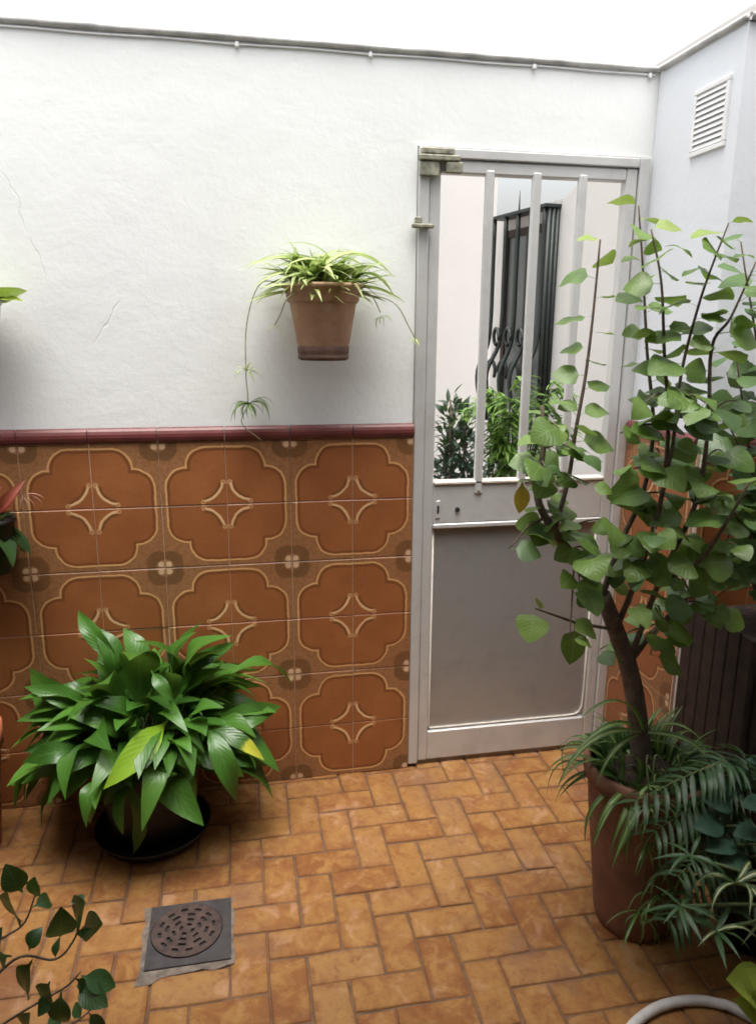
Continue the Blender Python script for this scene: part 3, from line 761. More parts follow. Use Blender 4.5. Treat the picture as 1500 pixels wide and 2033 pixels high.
for k in range(26):
    a = r.uniform(0, 6.28); R0 = r.uniform(.04, .20)
    tip = V(q.x + R0 * math.cos(a) * 1.15 + .01, .42 + R0 * math.sin(a) * .8, r.uniform(1.06, 1.30)); b = V(q.x + r.uniform(-.03, .03), .42 + r.uniform(-.03, .03), -.014)
    pth = spline([b, V(lerp(b.x, tip.x, .2), lerp(b.y, tip.y, .2), .8), V(lerp(b.x, tip.x, .6), lerp(b.y, tip.y, .6), tip.z + .03), tip], 6)
    stems = MB(); stems.tube(pth, taper(len(pth), .005, .0015), 5); stems.build('stem', M['gstem'], ft, True)
    fr = MB(); n0 = len(pth) // 2
    for i in range(n0, len(pth)):
        p = pth[i]
        for sg in (-1, 1):
            for rep in range(2):
                d = (tip - b); d.z = 0; d = d.normalized() if d.length > 1e-4 else V(1, 0, 0)
                sd_ = V(-d.y, d.x, 0) * sg; dr = (sd_ * r.uniform(.5, 1) + d * r.uniform(.3, .9) + V(0, 0, r.uniform(-.7, .15))).normalized(); L = r.uniform(.05, .095)
                x = dr.cross(V(0, 0, 1)).normalized(); z = x.cross(dr); me = r.choice(LM['fern']); n = len(fr.v)
                fr.v += [p + (x * w.co.x * 1.3 + dr * w.co.y + z * w.co.z) * L for w in me.vertices]; uvl = me.uv_layers[0].data
                for pl in me.polygons: fr.f.append([n + w for w in pl.vertices]); fr.uv[len(fr.f) - 1] = [tuple(uvl[li].uv) for li in pl.loop_indices]
    tag(fr.build('frond', M['fern'], ft, True), kind='stuff')

# ------------------------------------------------------------------ floor drain
x0, y0, s = -.8403, -.7651, .2109
dr = thing('floor_drain', (x0 + s / 2, y0 + s / 2, .0), 'dark square floor drain with a round perforated grate set in grey cement', 'drain')
r = random.Random(2); mb = MB(); pts = []
for (a, b, n) in (((x0 - .012, y0 - .024), (x0 + s + .010, y0 - .014), 9), ((x0 + s + .010, y0 - .014), (x0 + s + .010, y0 + s + .006), 8), ((x0 + s + .010, y0 + s + .006), (x0 - .014, y0 + s + .004), 9), ((x0 - .014, y0 + s + .004), (x0 - .012, y0 - .024), 8)):
    for k in range(n): pts.append((lerp(a[0], b[0], k / n) + r.gauss(0, .0028), lerp(a[1], b[1], k / n) + r.gauss(0, .0028)))
pts[0] = (x0 - .02, y0 - .042); pts[1] = (x0 + .02, y0 - .040)
n = len(pts); mb.v = [V(a, b, -.02) for a, b in pts] + [V(a, b, .0020) for a, b in pts]
mb.f = [[k, (k+1) % n, n + (k+1) % n, n + k] for k in range(n)] + [list(range(n, 2 * n))]
mb.build('cement_surround', M['cement'], dr)
C = V(x0 + s / 2 - .008, y0 + s / 2 + .008, 0); RG = .090; mb = MB(); K = 48; ring = []
corners = [(x0, y0), (x0 + s, y0), (x0 + s, y0 + s), (x0, y0 + s)]
ci = []; co = []
for k in range(K):
    a = 2 * math.pi * k / K; dx, dy = math.cos(a), math.sin(a)
    t = min([((x0 + s - C.x) / dx) if dx > 1e-6 else 9, ((x0 - C.x) / dx) if dx < -1e-6 else 9, ((y0 + s - C.y) / dy) if dy > 1e-6 else 9, ((y0 - C.y) / dy) if dy < -1e-6 else 9])
    ci.append(V(C.x + dx * RG * 1.03, C.y + dy * RG * 1.03, .0062)); co.append(V(C.x + dx * t, C.y + dy * t, .0062))
for cx, cy in corners:                         # snap the nearest rim point onto each corner
    k = min(range(K), key=lambda i: (co[i].x - cx) ** 2 + (co[i].y - cy) ** 2); co[k] = V(cx, cy, .0062)
n = 0; mb.v = ci + co + [p - V(0, 0, .008) for p in ci] + [p - V(0, 0, .010) for p in co]
for k in range(K):
    j = (k + 1) % K; mb.f += [[k, j, K + j, K + k], [2*K + k, 2*K + j, j, k], [K + k, K + j, 3*K + j, 3*K + k]]
mb.build('plate', M['drain'], dr)
mb = MB(); mb.disc(C, RG * 1.04, .0031, 32); mb.build('sump_shade', M['dark'], dr)  # flat black disc, painted shade in place of a deep pit
mb = MB(); rings = [.0, .011, .020, .029, .038, .047, .056, .065, .074, .090]; S = 48
vid = {}
def gv(i, k, z):
    key = (i, k % S, z)
    if key not in vid:
        vid[key] = len(mb.v); a = 2 * math.pi * k / S; mb.v.append(V(C.x + rings[i] * math.cos(a), C.y + rings[i] * math.sin(a), z))
    return vid[key]
hole = set()
for i in range(1, 8):
    m_ = {1: 12, 2: 12, 3: 8, 4: 8, 5: 6, 6: 6, 7: 4}[i]
    if i % 2 == 0:
        continue
    for k in range(S):
        if (k + (m_ // 2 if i % 4 == 1 else 0)) % m_ < max(2, m_ // 2): hole.add((i, k))
zt_, zb_ = .0085, .0035
for i in range(0, 9):
    for k in range(S):
        if (i, k) in hole: continue
        mb.f.append([gv(i, k, zt_), gv(i+1, k, zt_), gv(i+1, k+1, zt_), gv(i, k+1, zt_)])
        for (a, b) in (((i, k-1), 's'), ((i, k+1), 'e')):
            if (a[0], a[1] % S) in hole:
                kk = k if b == 's' else k + 1
                mb.f.append([gv(i, kk, zt_), gv(i+1, kk, zt_), gv(i+1, kk, zb_), gv(i, kk, zb_)])
        if i == 8 or (i + 1, k) in hole: mb.f.append([gv(i+1, k, zt_), gv(i+1, k+1, zt_), gv(i+1, k+1, zb_), gv(i+1, k, zb_)])
        if (i - 1, k) in hole: mb.f.append([gv(i, k, zt_), gv(i, k+1, zt_), gv(i, k+1, zb_), gv(i, k, zb_)])
mb.build('grate', M['grate'], dr)

# ------------------------------------------------------------------ pots
def pot(parent, c, prof, mat, soilz, soilr, seg=44, squash=None, rim=None, foot=None, wob=0.):
    mb = MB(); mb.lathe(prof, c, seg, squash, wob); mb.disc(c, prof[0][0], c[2] + prof[0][1], seg, squash)
    o = mb.build('pot', mat, parent, True)
    mb = MB(); n = 10
    prs = [(soilr * k / 4, soilz + .006 * math.sin(k * 2.1)) for k in range(0, 5)]; prs[0] = (.0005, soilz)
    mb.lathe(prs, c, 28, None if squash is None else squash - .01); mb.build('soil', M['soil'], parent, True)
    if rim: m2 = MB(); m2.lathe(rim, c, seg, squash); m2.build('rim', mat, o, True)
    if foot: m2 = MB(); m2.lathe(foot, c, seg, squash); m2.build('foot_band', M['foot'], o, True)
    return o

# lily-like plant in a black pot
PC = V(-.865, -.215, 0)
lp = thing('leafy_potted_plant', PC, 'big bushy plant with long glossy green leaves in a black pot by the tiled wall', 'potted plant')
pot(lp, (PC.x, PC.y, 0), [(.105, .020), (.118, .024), (.135, .10), (.146, .20), (.150, .262), (.158, .270), (.158, .290), (.150, .294), (.140, .288), (.135, .262)], M['blackpot'], .265, .136)
mb = MB(); mb.lathe([(.02, .016), (.13, .016), (.155, .022), (.170, .040), (.174, .042), (.176, .039), (.160, .012), (.150, .0035), (.02, .0035)], PC, 44); mb.build('saucer', M['blackpot'], lp, True)
r = random.Random(21)
def lily_leaf(az, rad, z, key='lily', ws=None, var=None):
    b = PC + V(r.uniform(-.05, .05) + .05 * math.cos(az), r.uniform(-.05, .05) + .05 * math.sin(az), .268)
    tip = PC + V(rad * math.cos(az), rad * math.sin(az) * .95, z)
    tip.y = min(tip.y, -.035); b.y = min(b.y, -.10)
    if math.sin(az) < -.45: tip.z = max(tip.z, .17 + .14 * r.random()); tip.x = lerp(PC.x, tip.x, .9); tip.y = lerp(PC.y, tip.y, .82)
    dv = tip - b; ws = ws or r.uniform(.75, 1.2)
    u = r.uniform(.12, .42); b2 = b.lerp(tip, u) + V(0, 0, .10 * u + .02); mb = MB()
    mb.tube([b, b.lerp(b2, .5) + V(0, 0, .012), b2], [.0032, .0028, .0022], 5); mb.build('stalk', M['gstem'], lp, True)
    return leaf(key, b2, tip, lp, ws=ws * 1.5, var=var, roll=r.gauss(0, .6))
for k in range(34): lily_leaf(k * 2.4 + r.uniform(-.3, .3), r.uniform(.10, .30), r.uniform(.46, .68), ws=r.uniform(.8, 1.2))
for k in range(95): lily_leaf(k * 2.4 + r.uniform(-.3, .3), r.uniform(.22, .38), r.uniform(.34, .54))
for k in range(100): lily_leaf(k * 2.4 + r.uniform(-.3, .3), r.uniform(.26, .42), r.uniform(.16, .40))
for k in range(14):
    az = (math.pi * .92 + .75 * k / 7) if k < 7 else (math.pi * 2.08 - .75 * (k - 7) / 7)
    lily_leaf(az + r.uniform(-.1, .1), r.uniform(.30, .42), r.uniform(.10, .26))
def lily_px(bp_, tp, Yb, Yt, key, ws, var=None, up=None):
    b = at(*bp_, Yb); t_ = at(*tp, Yt); return leaf(key, b, t_, lp, ws=ws * .72, var=var, roll=0, up=up)
o = lily_px((335, 1430), (205, 1568), -.33, -.52, 'lily_y', 1.75, up=(.2, -.8, .6)); o['label'] = 'bright yellow-green leaf'
o = lily_px((395, 1440), (525, 1510), -.33, -.42, 'lily_t', 1.35, up=(0, -.6, .8)); o['label'] = 'leaf with a yellow tip'
lily_px((400, 1430), (470, 1590), -.36, -.47, 'lily', 1.5, 1, up=(0, -.6, .8))
lily_px((250, 1330), (155, 1212), -.2, -.08, 'lily', 1.3, 0, up=(0, -1, .3))
lily_px((330, 1340), (465, 1275), -.2, -.10, 'lily', 1.2, 0, up=(0, -1, .3))
lily_px((300, 1330), (345, 1395), -.33, -.40, 'lily', 1.9, 0, up=(0, -1, .5))
lily_px((240, 1530), (262, 1700), -.38, -.405, 'lily', 1.1, 0, up=(.8, -.8, .1))
lily_px((420, 1380), (580, 1360), -.25, -.12, 'lily', 1.1, 1)

# spider plant in the wall pot
WP = V(-.306, -.130, 1.452)
wp = thing('wall_planter', WP, 'weathered terracotta pot of spider plant hung on the white wall beside the gate', 'wall planter')
pot(wp, WP, [(.066, .0), (.070, .004), (.072, .040), (.076, .046), (.096, .160), (.099, .165)], M['terra'], .188, .104, 40, None,
    rim=[(.099, .160), (.104, .166), (.108, .198), (.116, .201), (.118, .206), (.117, .212), (.108, .213), (.104, .206), (.101, .185)], foot=[(.0665, -.001), (.0735, .003), (.0745, .012), (.0725, .016), (.0745, .020), (.0755, .034), (.074, .040)])
mb = MB(); mb.box((WP.x - .02, WP.y + .095, 1.60), (WP.x + .02, .002, 1.62), None, .003); mb.build('wall_bracket', M['iron'], wp)
sp = thing('spider_plant', WP + V(0, 0, .188), 'pale striped spider plant spilling from the terracotta wall pot', 'plant')
TOP = WP + V(0, 0, .192); r = random.Random(8)
for k in range(210):
    az = k * 2.4 + r.uniform(-.3, .3); rad = r.uniform(.08, .235); dz = r.uniform(-.045, .07) if rad > .15 else r.uniform(.03, .12) if k % 3 else r.uniform(.04, .10)
    b = TOP + V(r.uniform(-.075, .075), r.uniform(-.06, .06), 0); t_ = TOP + V(rad * math.cos(az) * 1.05, rad * math.sin(az) * .8, dz)
    t_.y = min(t_.y, -.02); leaf('spider', b, t_, sp, ws=r.uniform(1.8, 3.2))
for (px, py) in ((560, 462), (692, 458), (612, 490), (485, 517), (800, 515), (805, 555), (520, 590), (720, 600)):
    t_ = at(px, py, -.13 + r.uniform(-.03, .03)); leaf('spider', TOP + V((t_.x - TOP.x) * .3, r.uniform(-.03, .03), 0), t_, sp, ws=2.4, var=0 if py < 500 else 1)
def runner(parent, pts, name='runner', rad=.0016, mat='pstem'):
    pth = spline(pts, 6); mb = MB(); mb.tube(pth, rad, 5); mb.build(name, M[mat], parent, True); return pth
def plantlet(parent, c, n, L, key='spider', down=False, seed=0):
    r = random.Random(seed)
    for k in range(n):
        az = k * 2.4; d = V(math.cos(az), -.6 * abs(math.sin(az)) - .05, r.uniform(-.9, .5) if not down else r.uniform(-1.2, -.3)).normalized()
        t_ = c + d * L * r.uniform(.6, 1.1); t_.y = min(t_.y, -.021); leaf(key, c, t_, parent, ws=2.2)
runner(sp, [TOP + V(-.08, -.03, 0), at(520, 560, -.10), at(490, 640, -.07), at(488, 740, -.055), at(492, 800, -.05), at(480, 840, -.04), at(520, 875, -.035)])
plantlet(sp, at(490, 735, -.055), 14, .062, seed=1); plantlet(sp, at(495, 800, -.05), 18, .08, key='spider2', down=True, seed=2)
runner(sp, [TOP + V(-.06, -.05, 0), at(572, 590, -.22), at(556, 625, -.20), at(545, 645, -.18)]); plantlet(sp, at(545, 645, -.18), 6, .035, down=True, seed=3)
runner(sp, [TOP + V(.08, -.03, 0), at(735, 585, -.14), at(755, 620, -.11)]); plantlet(sp, at(757, 628, -.11), 8, .045, down=True, seed=4)
runner(sp, [TOP + V(.09, -.02, 0), at(780, 600, -.09), at(812, 650, -.05), at(825, 675, -.04)]); plantlet(sp, at(825, 672, -.045), 7, .035, down=True, seed=5)

# pale pot at the left edge
LC = V(at(-62, 640, -.105).x, -.105, 1.47)
pp = thing('wall_planter', LC, 'pale lilac wall pot with yellow-green leaves at the left edge of the picture', 'wall planter')
pot(pp, LC, [(.055, 0), (.06, .003), (.072, .06), (.082, .125), (.086, .128), (.086, .140), (.080, .141), (.076, .125)], M['palepot'], .12, .076)
mb = MB(); mb.box((LC.x - .02, LC.y + .07, LC.z + .08), (LC.x + .02, .002, LC.z + .10), None, .003); mb.build('wall_bracket', M['iron'], pp)
r = random.Random(6)
for k in range(16):
    az = k * 2.4; t_ = LC + V(.17 * math.cos(az) * r.uniform(.6, 1), .09 * math.sin(az), .12 + r.uniform(-.02, .06)); t_.y = min(t_.y, -.02)
    leaf('lime' if k % 2 else 'shrub_y', LC + V(.03 * math.cos(az), .03 * math.sin(az), .12), t_, pp, ws=.9)

# dark planter with red flowers at the left edge
DC = V(at(-25, 1060, -.10).x, -.10, .84)
dp = thing('wall_planter', DC, 'dark wall pot with red flowers hung against the tiles at the left edge', 'wall planter')
pot(dp, DC, [(.05, 0), (.056, .003), (.068, .08), (.076, .15), (.080, .152), (.080, .164), (.074, .165), (.07, .15)], M['blackpot'], .145, .07)
mb = MB(); mb.box((DC.x - .02, DC.y + .06, DC.z + .10), (DC.x + .02, .0, DC.z + .12), None, .003); mb.build('wall_bracket', M['iron'], dp)
r = random.Random(9)
for k in range(34):
    az = k * 2.4; t_ = DC + V(.115 * math.cos(az) * r.uniform(.5, 1), .09 * math.sin(az), r.uniform(.02, .24)); t_.y = min(t_.y, -.02)
    leaf('fg', DC + V(.03 * math.cos(az), .03 * math.sin(az), .15), t_, dp, ws=.9)
for (px, py) in ((28, 968), (52, 952), (20, 985), (40, 975), (5, 965)):
    t_ = at(px, py, -.13); leaf('red', DC + V(.02, -.02, .16), t_, dp, ws=.38, name='petal', up=(0, -1, .4))
for (px, py) in ((85, 1000), (70, 1010), (55, 1015), (90, 990), (40, 1015)):
    leaf('bract', at(45, 985, -.13), at(px, py, -.14), dp, ws=1.2, name='petal')

# terracotta pot at the left edge
TC = V(-1.40, -.20, 0)
tp = thing('potted_plant', TC, 'orange terracotta pot with a few leaves cut off by the left edge', 'potted plant')
pot(tp, TC, [(.075, 0), (.082, .004), (.10, .20), (.112, .33), (.120, .335), (.122, .40), (.114, .402), (.108, .37)], M['terra3'], .365, .108)
r = random.Random(12)
for k in range(14):
    az = k * 2.4; t_ = TC + V(.15 * math.cos(az) * r.uniform(.5, 1), .12 * math.sin(az), .38 + r.uniform(.0, .12)); leaf('shrub', TC + V(.03 * math.cos(az), .03 * math.sin(az), .366), t_, tp, ws=.9)

# ------------------------------------------------------------------ tall brown pot with the big shrub
SC = V(.435, -.815, 0)
st = thing('potted_shrub', SC, 'tall round-leaved shrub in a tall brown pot in front of the gate', 'potted shrub')
pot(st, SC, [(.088, 0), (.096, .004), (.104, .03), (.120, .18), (.138, .33), (.146, .425), (.149, .43)], M['terra2'], .435, .132, 44, None,
    rim=[(.147, .425), (.156, .429), (.160, .452), (.159, .470), (.152, .475), (.142, .470), (.136, .44)])
SY = -.80
def P(px, py, dy=0.): return at(px, py, SY + dy)
trunk = [V(SC.x - .005, SC.y + .01, .435), P(1262, 1400), P(1246, 1320), P(1222, 1250), P(1196, 1180)]
pth = spline(trunk, 5); mb = MB(); mb.tube(pth, taper(len(pth), .026, .019), 9); mb.build('trunk', M['bark'], st, True)
BR = {}
def branch(name, pts, r0, r1, mat='twig'):
    q = [p if isinstance(p, Vector) else P(*p) for p in pts]; pth = spline(q, 5); mb = MB(); mb.tube(pth, taper(len(pth), r0, r1), 6)
    mb.build('branch', M[mat], st, True); BR[name] = pth; return pth
T4 = trunk[4]; T3 = trunk[3]; T2 = trunk[2]
branch('a', [T4, (1150, 1120, -.01), (1100, 1055, -.02), (1066, 985, -.02), (1078, 890, 0), (1076, 805, .02)], .014, .004, 'bark')
branch('b', [(1100, 1055, -.02), (1128, 950, .02), (1141, 862, .02), (1161, 751, .03), (1176, 631, .04), (1191, 475, .05)], .006, .0022)
branch('c', [T4, (1230, 1080, .02), (1275, 980, .04), (1296, 850, .05), (1284, 700, .06), (1276, 540, .08), (1267, 408, .08)], .008, .0016)
branch('d', [T3, (1270, 1130, -.02), (1310, 1000, -.03), (1326, 850, -.03), (1318, 700, -.02), (1312, 560, -.01), (1292, 455, 0)], .008, .0018)
branch('e', [(1310, 1000, -.03), (1335, 880, -.04), (1352, 740, -.04), (1385, 610, -.04), (1412, 530, -.04), (1446, 442, -.03)], .005, .0017)
branch('f', [T2, (1310, 1150, -.05), (1380, 1000, -.06), (1405, 850, -.06), (1412, 690, -.05), (1450, 630, -.05), (1500, 520, -.05)], .008, .002)
branch('g', [T3, (1150, 1238, -.03), (1110, 1225, -.05), (1062, 1208, -.06)], .005, .002)
branch('h', [(1310, 1150, -.05), (1380, 1120, -.10), (1440, 1040, -.12), (1490, 950, -.12)], .008, .003)
branch('i', [T2, (1300, 1250, .04), (1370, 1180, .06), (1430, 1100, .08)], .008, .003)
r = random.Random(33)
nleaf = [0]
def sleaf(base, d, L, key='shrub', droop=.25, ws=None, face=.5):
    d = Vector(d); d.z -= droop; d.normalize(); nleaf[0] += 1
    t_ = base + d * L
    up = V(r.gauss(0, .32), r.gauss(-face, .35), 1)
    return leaf(key, base, t_, st, up=up, ws=ws or r.uniform(.85, 1.15), roll=r.gauss(0, .25))
def dress(pth, i0, n, L0, L1, keytop='shrub_y', ph=0.):
    m = len(pth)
    for k in range(n):
        t = lerp(i0, 1, k / max(1, n - 1)); x = t * (m - 1); a = int(min(x, m - 2)); b = pth[a].lerp(pth[a+1], x - a)
        az = (0 if k % 2 else math.pi) + r.gauss(0, .65); L = lerp(L0, L1, (k / n)) * r.uniform(.65, 1.15)
        sleaf(b, (math.cos(az), math.sin(az) * .8, .12), L, keytop if k >= n - 2 else 'shrub', droop=r.uniform(.0, .35), face=lerp(.5, .1, t))
dress(BR['b'], .22, 17, .10, .07, ph=.5); dress(BR['c'], .35, 19, .10, .065, ph=1.2); dress(BR['d'], .35, 20, .105, .075, ph=2.)
dress(BR['e'], .25, 18, .10, .07, ph=3.); dress(BR['f'], .30, 19, .105, .08, 'shrub', ph=4.); dress(BR['a'], .25, 16, .08, .06, 'shrub', ph=1.)
dress(BR['h'], .2, 11, .10, .08, 'shrub', ph=2.5); dress(BR['i'], .2, 10, .10, .08, 'shrub', ph=.3)
sleaf(BR['g'][-1], (-.35, -.5, -.5), .085, 'shrub', .2, 1.1); sleaf(BR['g'][-2], (-.25, -.1, .6), .035, 'shrub_y', 0); sleaf(BR['g'][6], (-.2, -.3, -.8), .10, 'shrub', .2)
o = leaf('autumn', P(1036, 955), P(1030, 1020), st, ws=1.0); o['label'] = 'yellowed hanging leaf'
allp = [p for k in 'acdefhi' for p in BR[k][6:]]
cl = [(1110, 850), (1150, 900), (1080, 930), (1120, 980), (1060, 1040), (1170, 960), (1230, 860), (1280, 800), (1220, 940), (1260, 1010), (1330, 780), (1350, 830), (1310, 900), (1370, 940), (1300, 1060), (1240, 1080),
      (1170, 1100), (1150, 1160), (1210, 1150), (1270, 1110), (1340, 1060), (1330, 1130), (1390, 1080), (1420, 980), (1440, 900), (1400, 800), (1460, 1080), (1440, 1150), (1380, 1200), (1300, 1200), (1250, 1200), (1420, 1220), (1190, 1290), (1290, 1300),
      (1130, 1270), (1480, 800), (1480, 1000), (1340, 1000), (1200, 1030), (1010, 1090)]
for (px, py) in cl:
    dy = r.uniform(-.13, .10); e = P(px, py, dy); s_ = min(allp, key=lambda p: (p - e).length)
    mid = (s_ + e) / 2 + V(0, 0, .015); pth = spline([s_, mid, e], 4); tw = MB(); tw.tube(pth, taper(len(pth), .003, .0015), 5); tw.build('twig', M['twig'], st, True)
    n = 4 if (px, py) != (1010, 1090) else 2
    for k in range(n):
        az = r.uniform(0, 6.28); b = pth[-1 - (k % 4) * 2]
        d = V(math.cos(az), -abs(math.sin(az)) * .9 - .1, r.uniform(-.2, .25))
        sleaf(b, d, r.uniform(.048, .098), 'shrub' if r.random() < .8 else 'shrub_d', droop=r.uniform(.2, .7))

# dark wooden planter with a darker shrub on the right
KC = V(.87, -.66, 0)
kp = thing('potted_shrub', KC, 'dense dark-leaved shrub in a dark brown wooden planter at the right edge', 'potted shrub')
mb = MB()
for k in range(6):
    a0, a1 = -.15 + k * .05 + .001, -.15 + (k + 1) * .05 - .001
    mb = MB(); mb.box((KC.x + a0, KC.y - .165, .02), (KC.x + a1, KC.y - .145, .78 + rng.uniform(-.004, .004)), None, .003); mb.build('plank', M['wood'], kp)
    mb = MB(); mb.box((KC.x - .170, KC.y + a0, .02), (KC.x - .150, KC.y + a1, .78 + rng.uniform(-.004, .004)), None, .003); mb.build('plank', M['wood'], kp)
mb = MB(); mb.box((KC.x - .148, KC.y - .143, .0), (KC.x + .15, KC.y + .15, .74)); mb.build('box', M['wood'], kp)
mb = MB(); mb.box((KC.x - .146, KC.y - .141, .741), (KC.x + .146, KC.y + .146, .755)); mb.build('soil', M['soil'], kp)
r = random.Random(5)
for k in range(9):
    b = KC + V(r.uniform(-.08, .08), r.uniform(-.08, .06), .75); px, py = [(1450, 480), (1490, 560), (1440, 700), (1490, 640), (1420, 830), (1500, 780), (1470, 900), (1410, 980), (1490, 1000)][k]
    e = at(px + 20, py, KC.y + r.uniform(-.12, .10)); pth = spline([b, b.lerp(e, .5) + V(r.gauss(0, .02), 0, .02), e], 6)
    mb = MB(); mb.tube(pth, taper(len(pth), .007, .002), 6); mb.build('branch', M['twig'], kp, True)
    for j in range(20):
        q = pth[int(lerp(3, len(pth) - 1, j / 19))]; az = j * 2.4 + k; d = V(math.cos(az), math.sin(az), r.uniform(-.5, .3)).normalized()
        t_ = q + d * r.uniform(.07, .11)
        if t_.x > WX + .0 and t_.y > RC - .02: t_.y = RC - .02
        leaf('shrub_d', q, t_, kp, up=(r.gauss(0, .3), r.gauss(-.2, .3), 1), ws=1.0)

# striped spider plant at the foot of the big shrub
s2 = thing('spider_plant', SC + V(0, 0, .435), 'striped spider plant growing round the shrub trunk and over the brown pot rim', 'plant')
r = random.Random(14); S0 = SC + V(0, 0, .437)
for k in range(96):
    az = k * 2.4 + r.uniform(-.3, .3); b = S0 + V(.09 * math.cos(az), .09 * math.sin(az), 0); rad = r.uniform(.15, .27); t_ = S0 + V(rad * math.cos(az), rad * math.sin(az) * .9, r.uniform(-.16, .08) if rad > .19 else r.uniform(.05, .13))
    leaf('spider2', b, t_, s2, ws=r.uniform(1.2, 2.1))
for k in range(26):
    az = k * 2.4; b = S0 + V(.10 * math.cos(az), .10 * math.sin(az), 0); leaf('fg', b, b + V(math.cos(az) * .8, math.sin(az) * .8, r.uniform(.2, 1.)).normalized() * r.uniform(.06, .10), s2, ws=1.2)
for (bp_, tp_) in (((1270, 1455), (1105, 1570)), ((1270, 1455), (1140, 1500)), ((1285, 1455), (1420, 1545)), ((1290, 1470), (1380, 1560)), ((1275, 1450), (1150, 1430)), ((1290, 1445), (1400, 1480)), ((1265, 1460), (1185, 1560))):
    leaf('spider2', at(*bp_, -.86), at(*tp_, -.93), s2, ws=1.7, var=1)
for sd_, pts in enumerate((((1285, 1500, -.95), (1288, 1600, -.985), (1280, 1720, -.97), (1270, 1810, -.95)), ((1300, 1500, -.95), (1300, 1650, -.98), (1310, 1780, -.96)), ((1345, 1500, -.95), (1370, 1650, -.98), (1370, 1720, -.98)))):
    q = [at(*a) for a in pts]; runner(s2, [S0 + V(.03 * sd_, -.10, -.005)] + q, rad=.0018, mat='gstem')
    for k in range(11):
        az = k * 2.4; d = V(math.cos(az) * .7, -.3 * abs(math.sin(az)), r.uniform(-1, -.1)).normalized(); leaf('spider2', q[-1], q[-1] + d * r.uniform(.06, .12), s2, ws=1.5)
    for k in range(21):
        az = k * 2.4; o_ = q[0].lerp(q[1], .6) if k % 3 == 0 else (q[1] if k % 3 == 1 else q[1].lerp(q[2], .6)); leaf('spider2', o_, o_ + V(math.cos(az) * .6, -.3, -.6).normalized() * r.uniform(.05, .09), s2, ws=1.5)

# parlour palm
PB = V(.70, -.93, 0)
pm = thing('potted_palm', PB, 'small dark green palm with narrow leaflets in a black pot beside the brown pot', 'potted palm')
pot(pm, PB, [(.07, 0), (.076, .004), (.092, .15), (.098, .19), (.104, .192), (.104, .21), (.098, .211), (.092, .19)], M['blackpot'], .185, .092)
r = random.Random(17)
for (tp_, Yt, mid_) in (((1262, 1590), -1.0, (1400, 1540)), ((1330, 1830), -1.06, (1420, 1740)), ((1300, 1650), -1.02, (1400, 1600)), ((1480, 1500), -.95, (1490, 1560)), ((1400, 1560), -.85, (1440, 1580)), ((1345, 1740), -1.08, (1420, 1680))):
    t_ = at(*tp_, Yt); m_ = at(*mid_, lerp(PB.y, Yt, .6)); pth = spline([PB + V(0, 0, .186), PB.lerp(m_, .6) + V(0, 0, .30 * .6 + .02), m_ + V(0, 0, .02), t_], 8)
    mb = MB(); mb.tube(pth, taper(len(pth), .004, .0012), 5); fr = mb.build('frond', M['gstem'], pm, True)
    n0 = len(pth) // 3
    for i in range(n0, len(pth)):
        d = (pth[min(i+1, len(pth)-1)] - pth[i-1]).normalized(); sd_ = d.cross(V(0, 0, 1)).normalized()
        for sg in (-1, 1):
            L = .105 * (1 - .45 * abs((i - n0) / (len(pth) - n0) - .4)); dr_ = (sd_ * sg * .8 + d * .55 + V(0, 0, -.55)).normalized()
            leaf('palm', pth[i], pth[i] + dr_ * L, fr, ws=.9, name='leaflet')

# broad blue-green plant, cream striped plant, lime plant, white pot
BB = V(.93, -.98, 0)
bp2 = thing('potted_plant', BB, 'plant with broad blue-green leaves standing behind the cream striped plant', 'potted plant')
pot(bp2, BB, [(.075, 0), (.08, .004), (.10, .18), (.106, .22), (.112, .222), (.112, .245), (.105, .246), (.10, .22)], M['terra2'], .22, .10)
r = random.Random(23)
for (tp_, Yt) in (((1375, 1645), -1.06), ((1390, 1590), -1.02), ((1440, 1535), -.98), ((1480, 1510), -.98), ((1430, 1720), -1.10), ((1500, 1660), -1.1), ((1510, 1580), -1.02), ((1470, 1600), -1.08), ((1400, 1690), -1.08), ((1550, 1560), -1.), ((1560, 1640), -1.05), ((1530, 1720), -1.1), ((1455, 1660), -1.08), ((1420, 1560), -1.0)):
    t_ = at(*tp_, Yt); s_ = BB + V(r.uniform(-.03, .03), r.uniform(-.03, .03), .221); b = t_ + (s_ - t_).normalized() * min(.095, (s_ - t_).length * .5) + V(.01, 0, .02)
    mb = MB(); mb.tube(spline([s_, s_.lerp(b, .6) + V(0, 0, .02), b], 4), .0035, 5); mb.build('stem', M['gstem'], bp2, True)
    leaf('blue', b, t_, bp2, ws=1.1, up=(r.uniform(-.5, .2), r.uniform(-.7, 0), .8))
VB = V(.74, -1.13, 0)
vp = thing('potted_plant', VB, 'dark potted plant with cream striped narrow leaves in the lower right corner', 'potted plant')
pot(vp, VB, [(.085, 0), (.092, .004), (.112, .18), (.118, .215), (.125, .217), (.125, .235), (.118, .236), (.112, .21)], M['blackpot'], .21, .112)
for (c_, n, Yc) in (((1460, 1755), 11, -1.16), ((1500, 1840), 9, -1.14), ((1420, 1850), 8, -1.2), ((1370, 1700), 8, -1.12), ((1350, 1800), 8, -1.16)):
    c = at(*c_, Yc); mb = MB(); mb.tube(spline([VB + V(0, 0, .21), VB.lerp(c, .5) + V(0, 0, .13), c], 5), .004, 6); mb.build('stem', M['gstem'], vp, True)
    for k in range(n):
        az = k * 2.4; d = V(math.cos(az), math.sin(az) - .3, r.uniform(-.55, .25)).normalized(); leaf('vari' if c_[0] == 1460 or (k % 4 == 0 and c_[0] > 1380) else 'palm', c, c + d * r.uniform(.06, .10), vp, ws=.9)
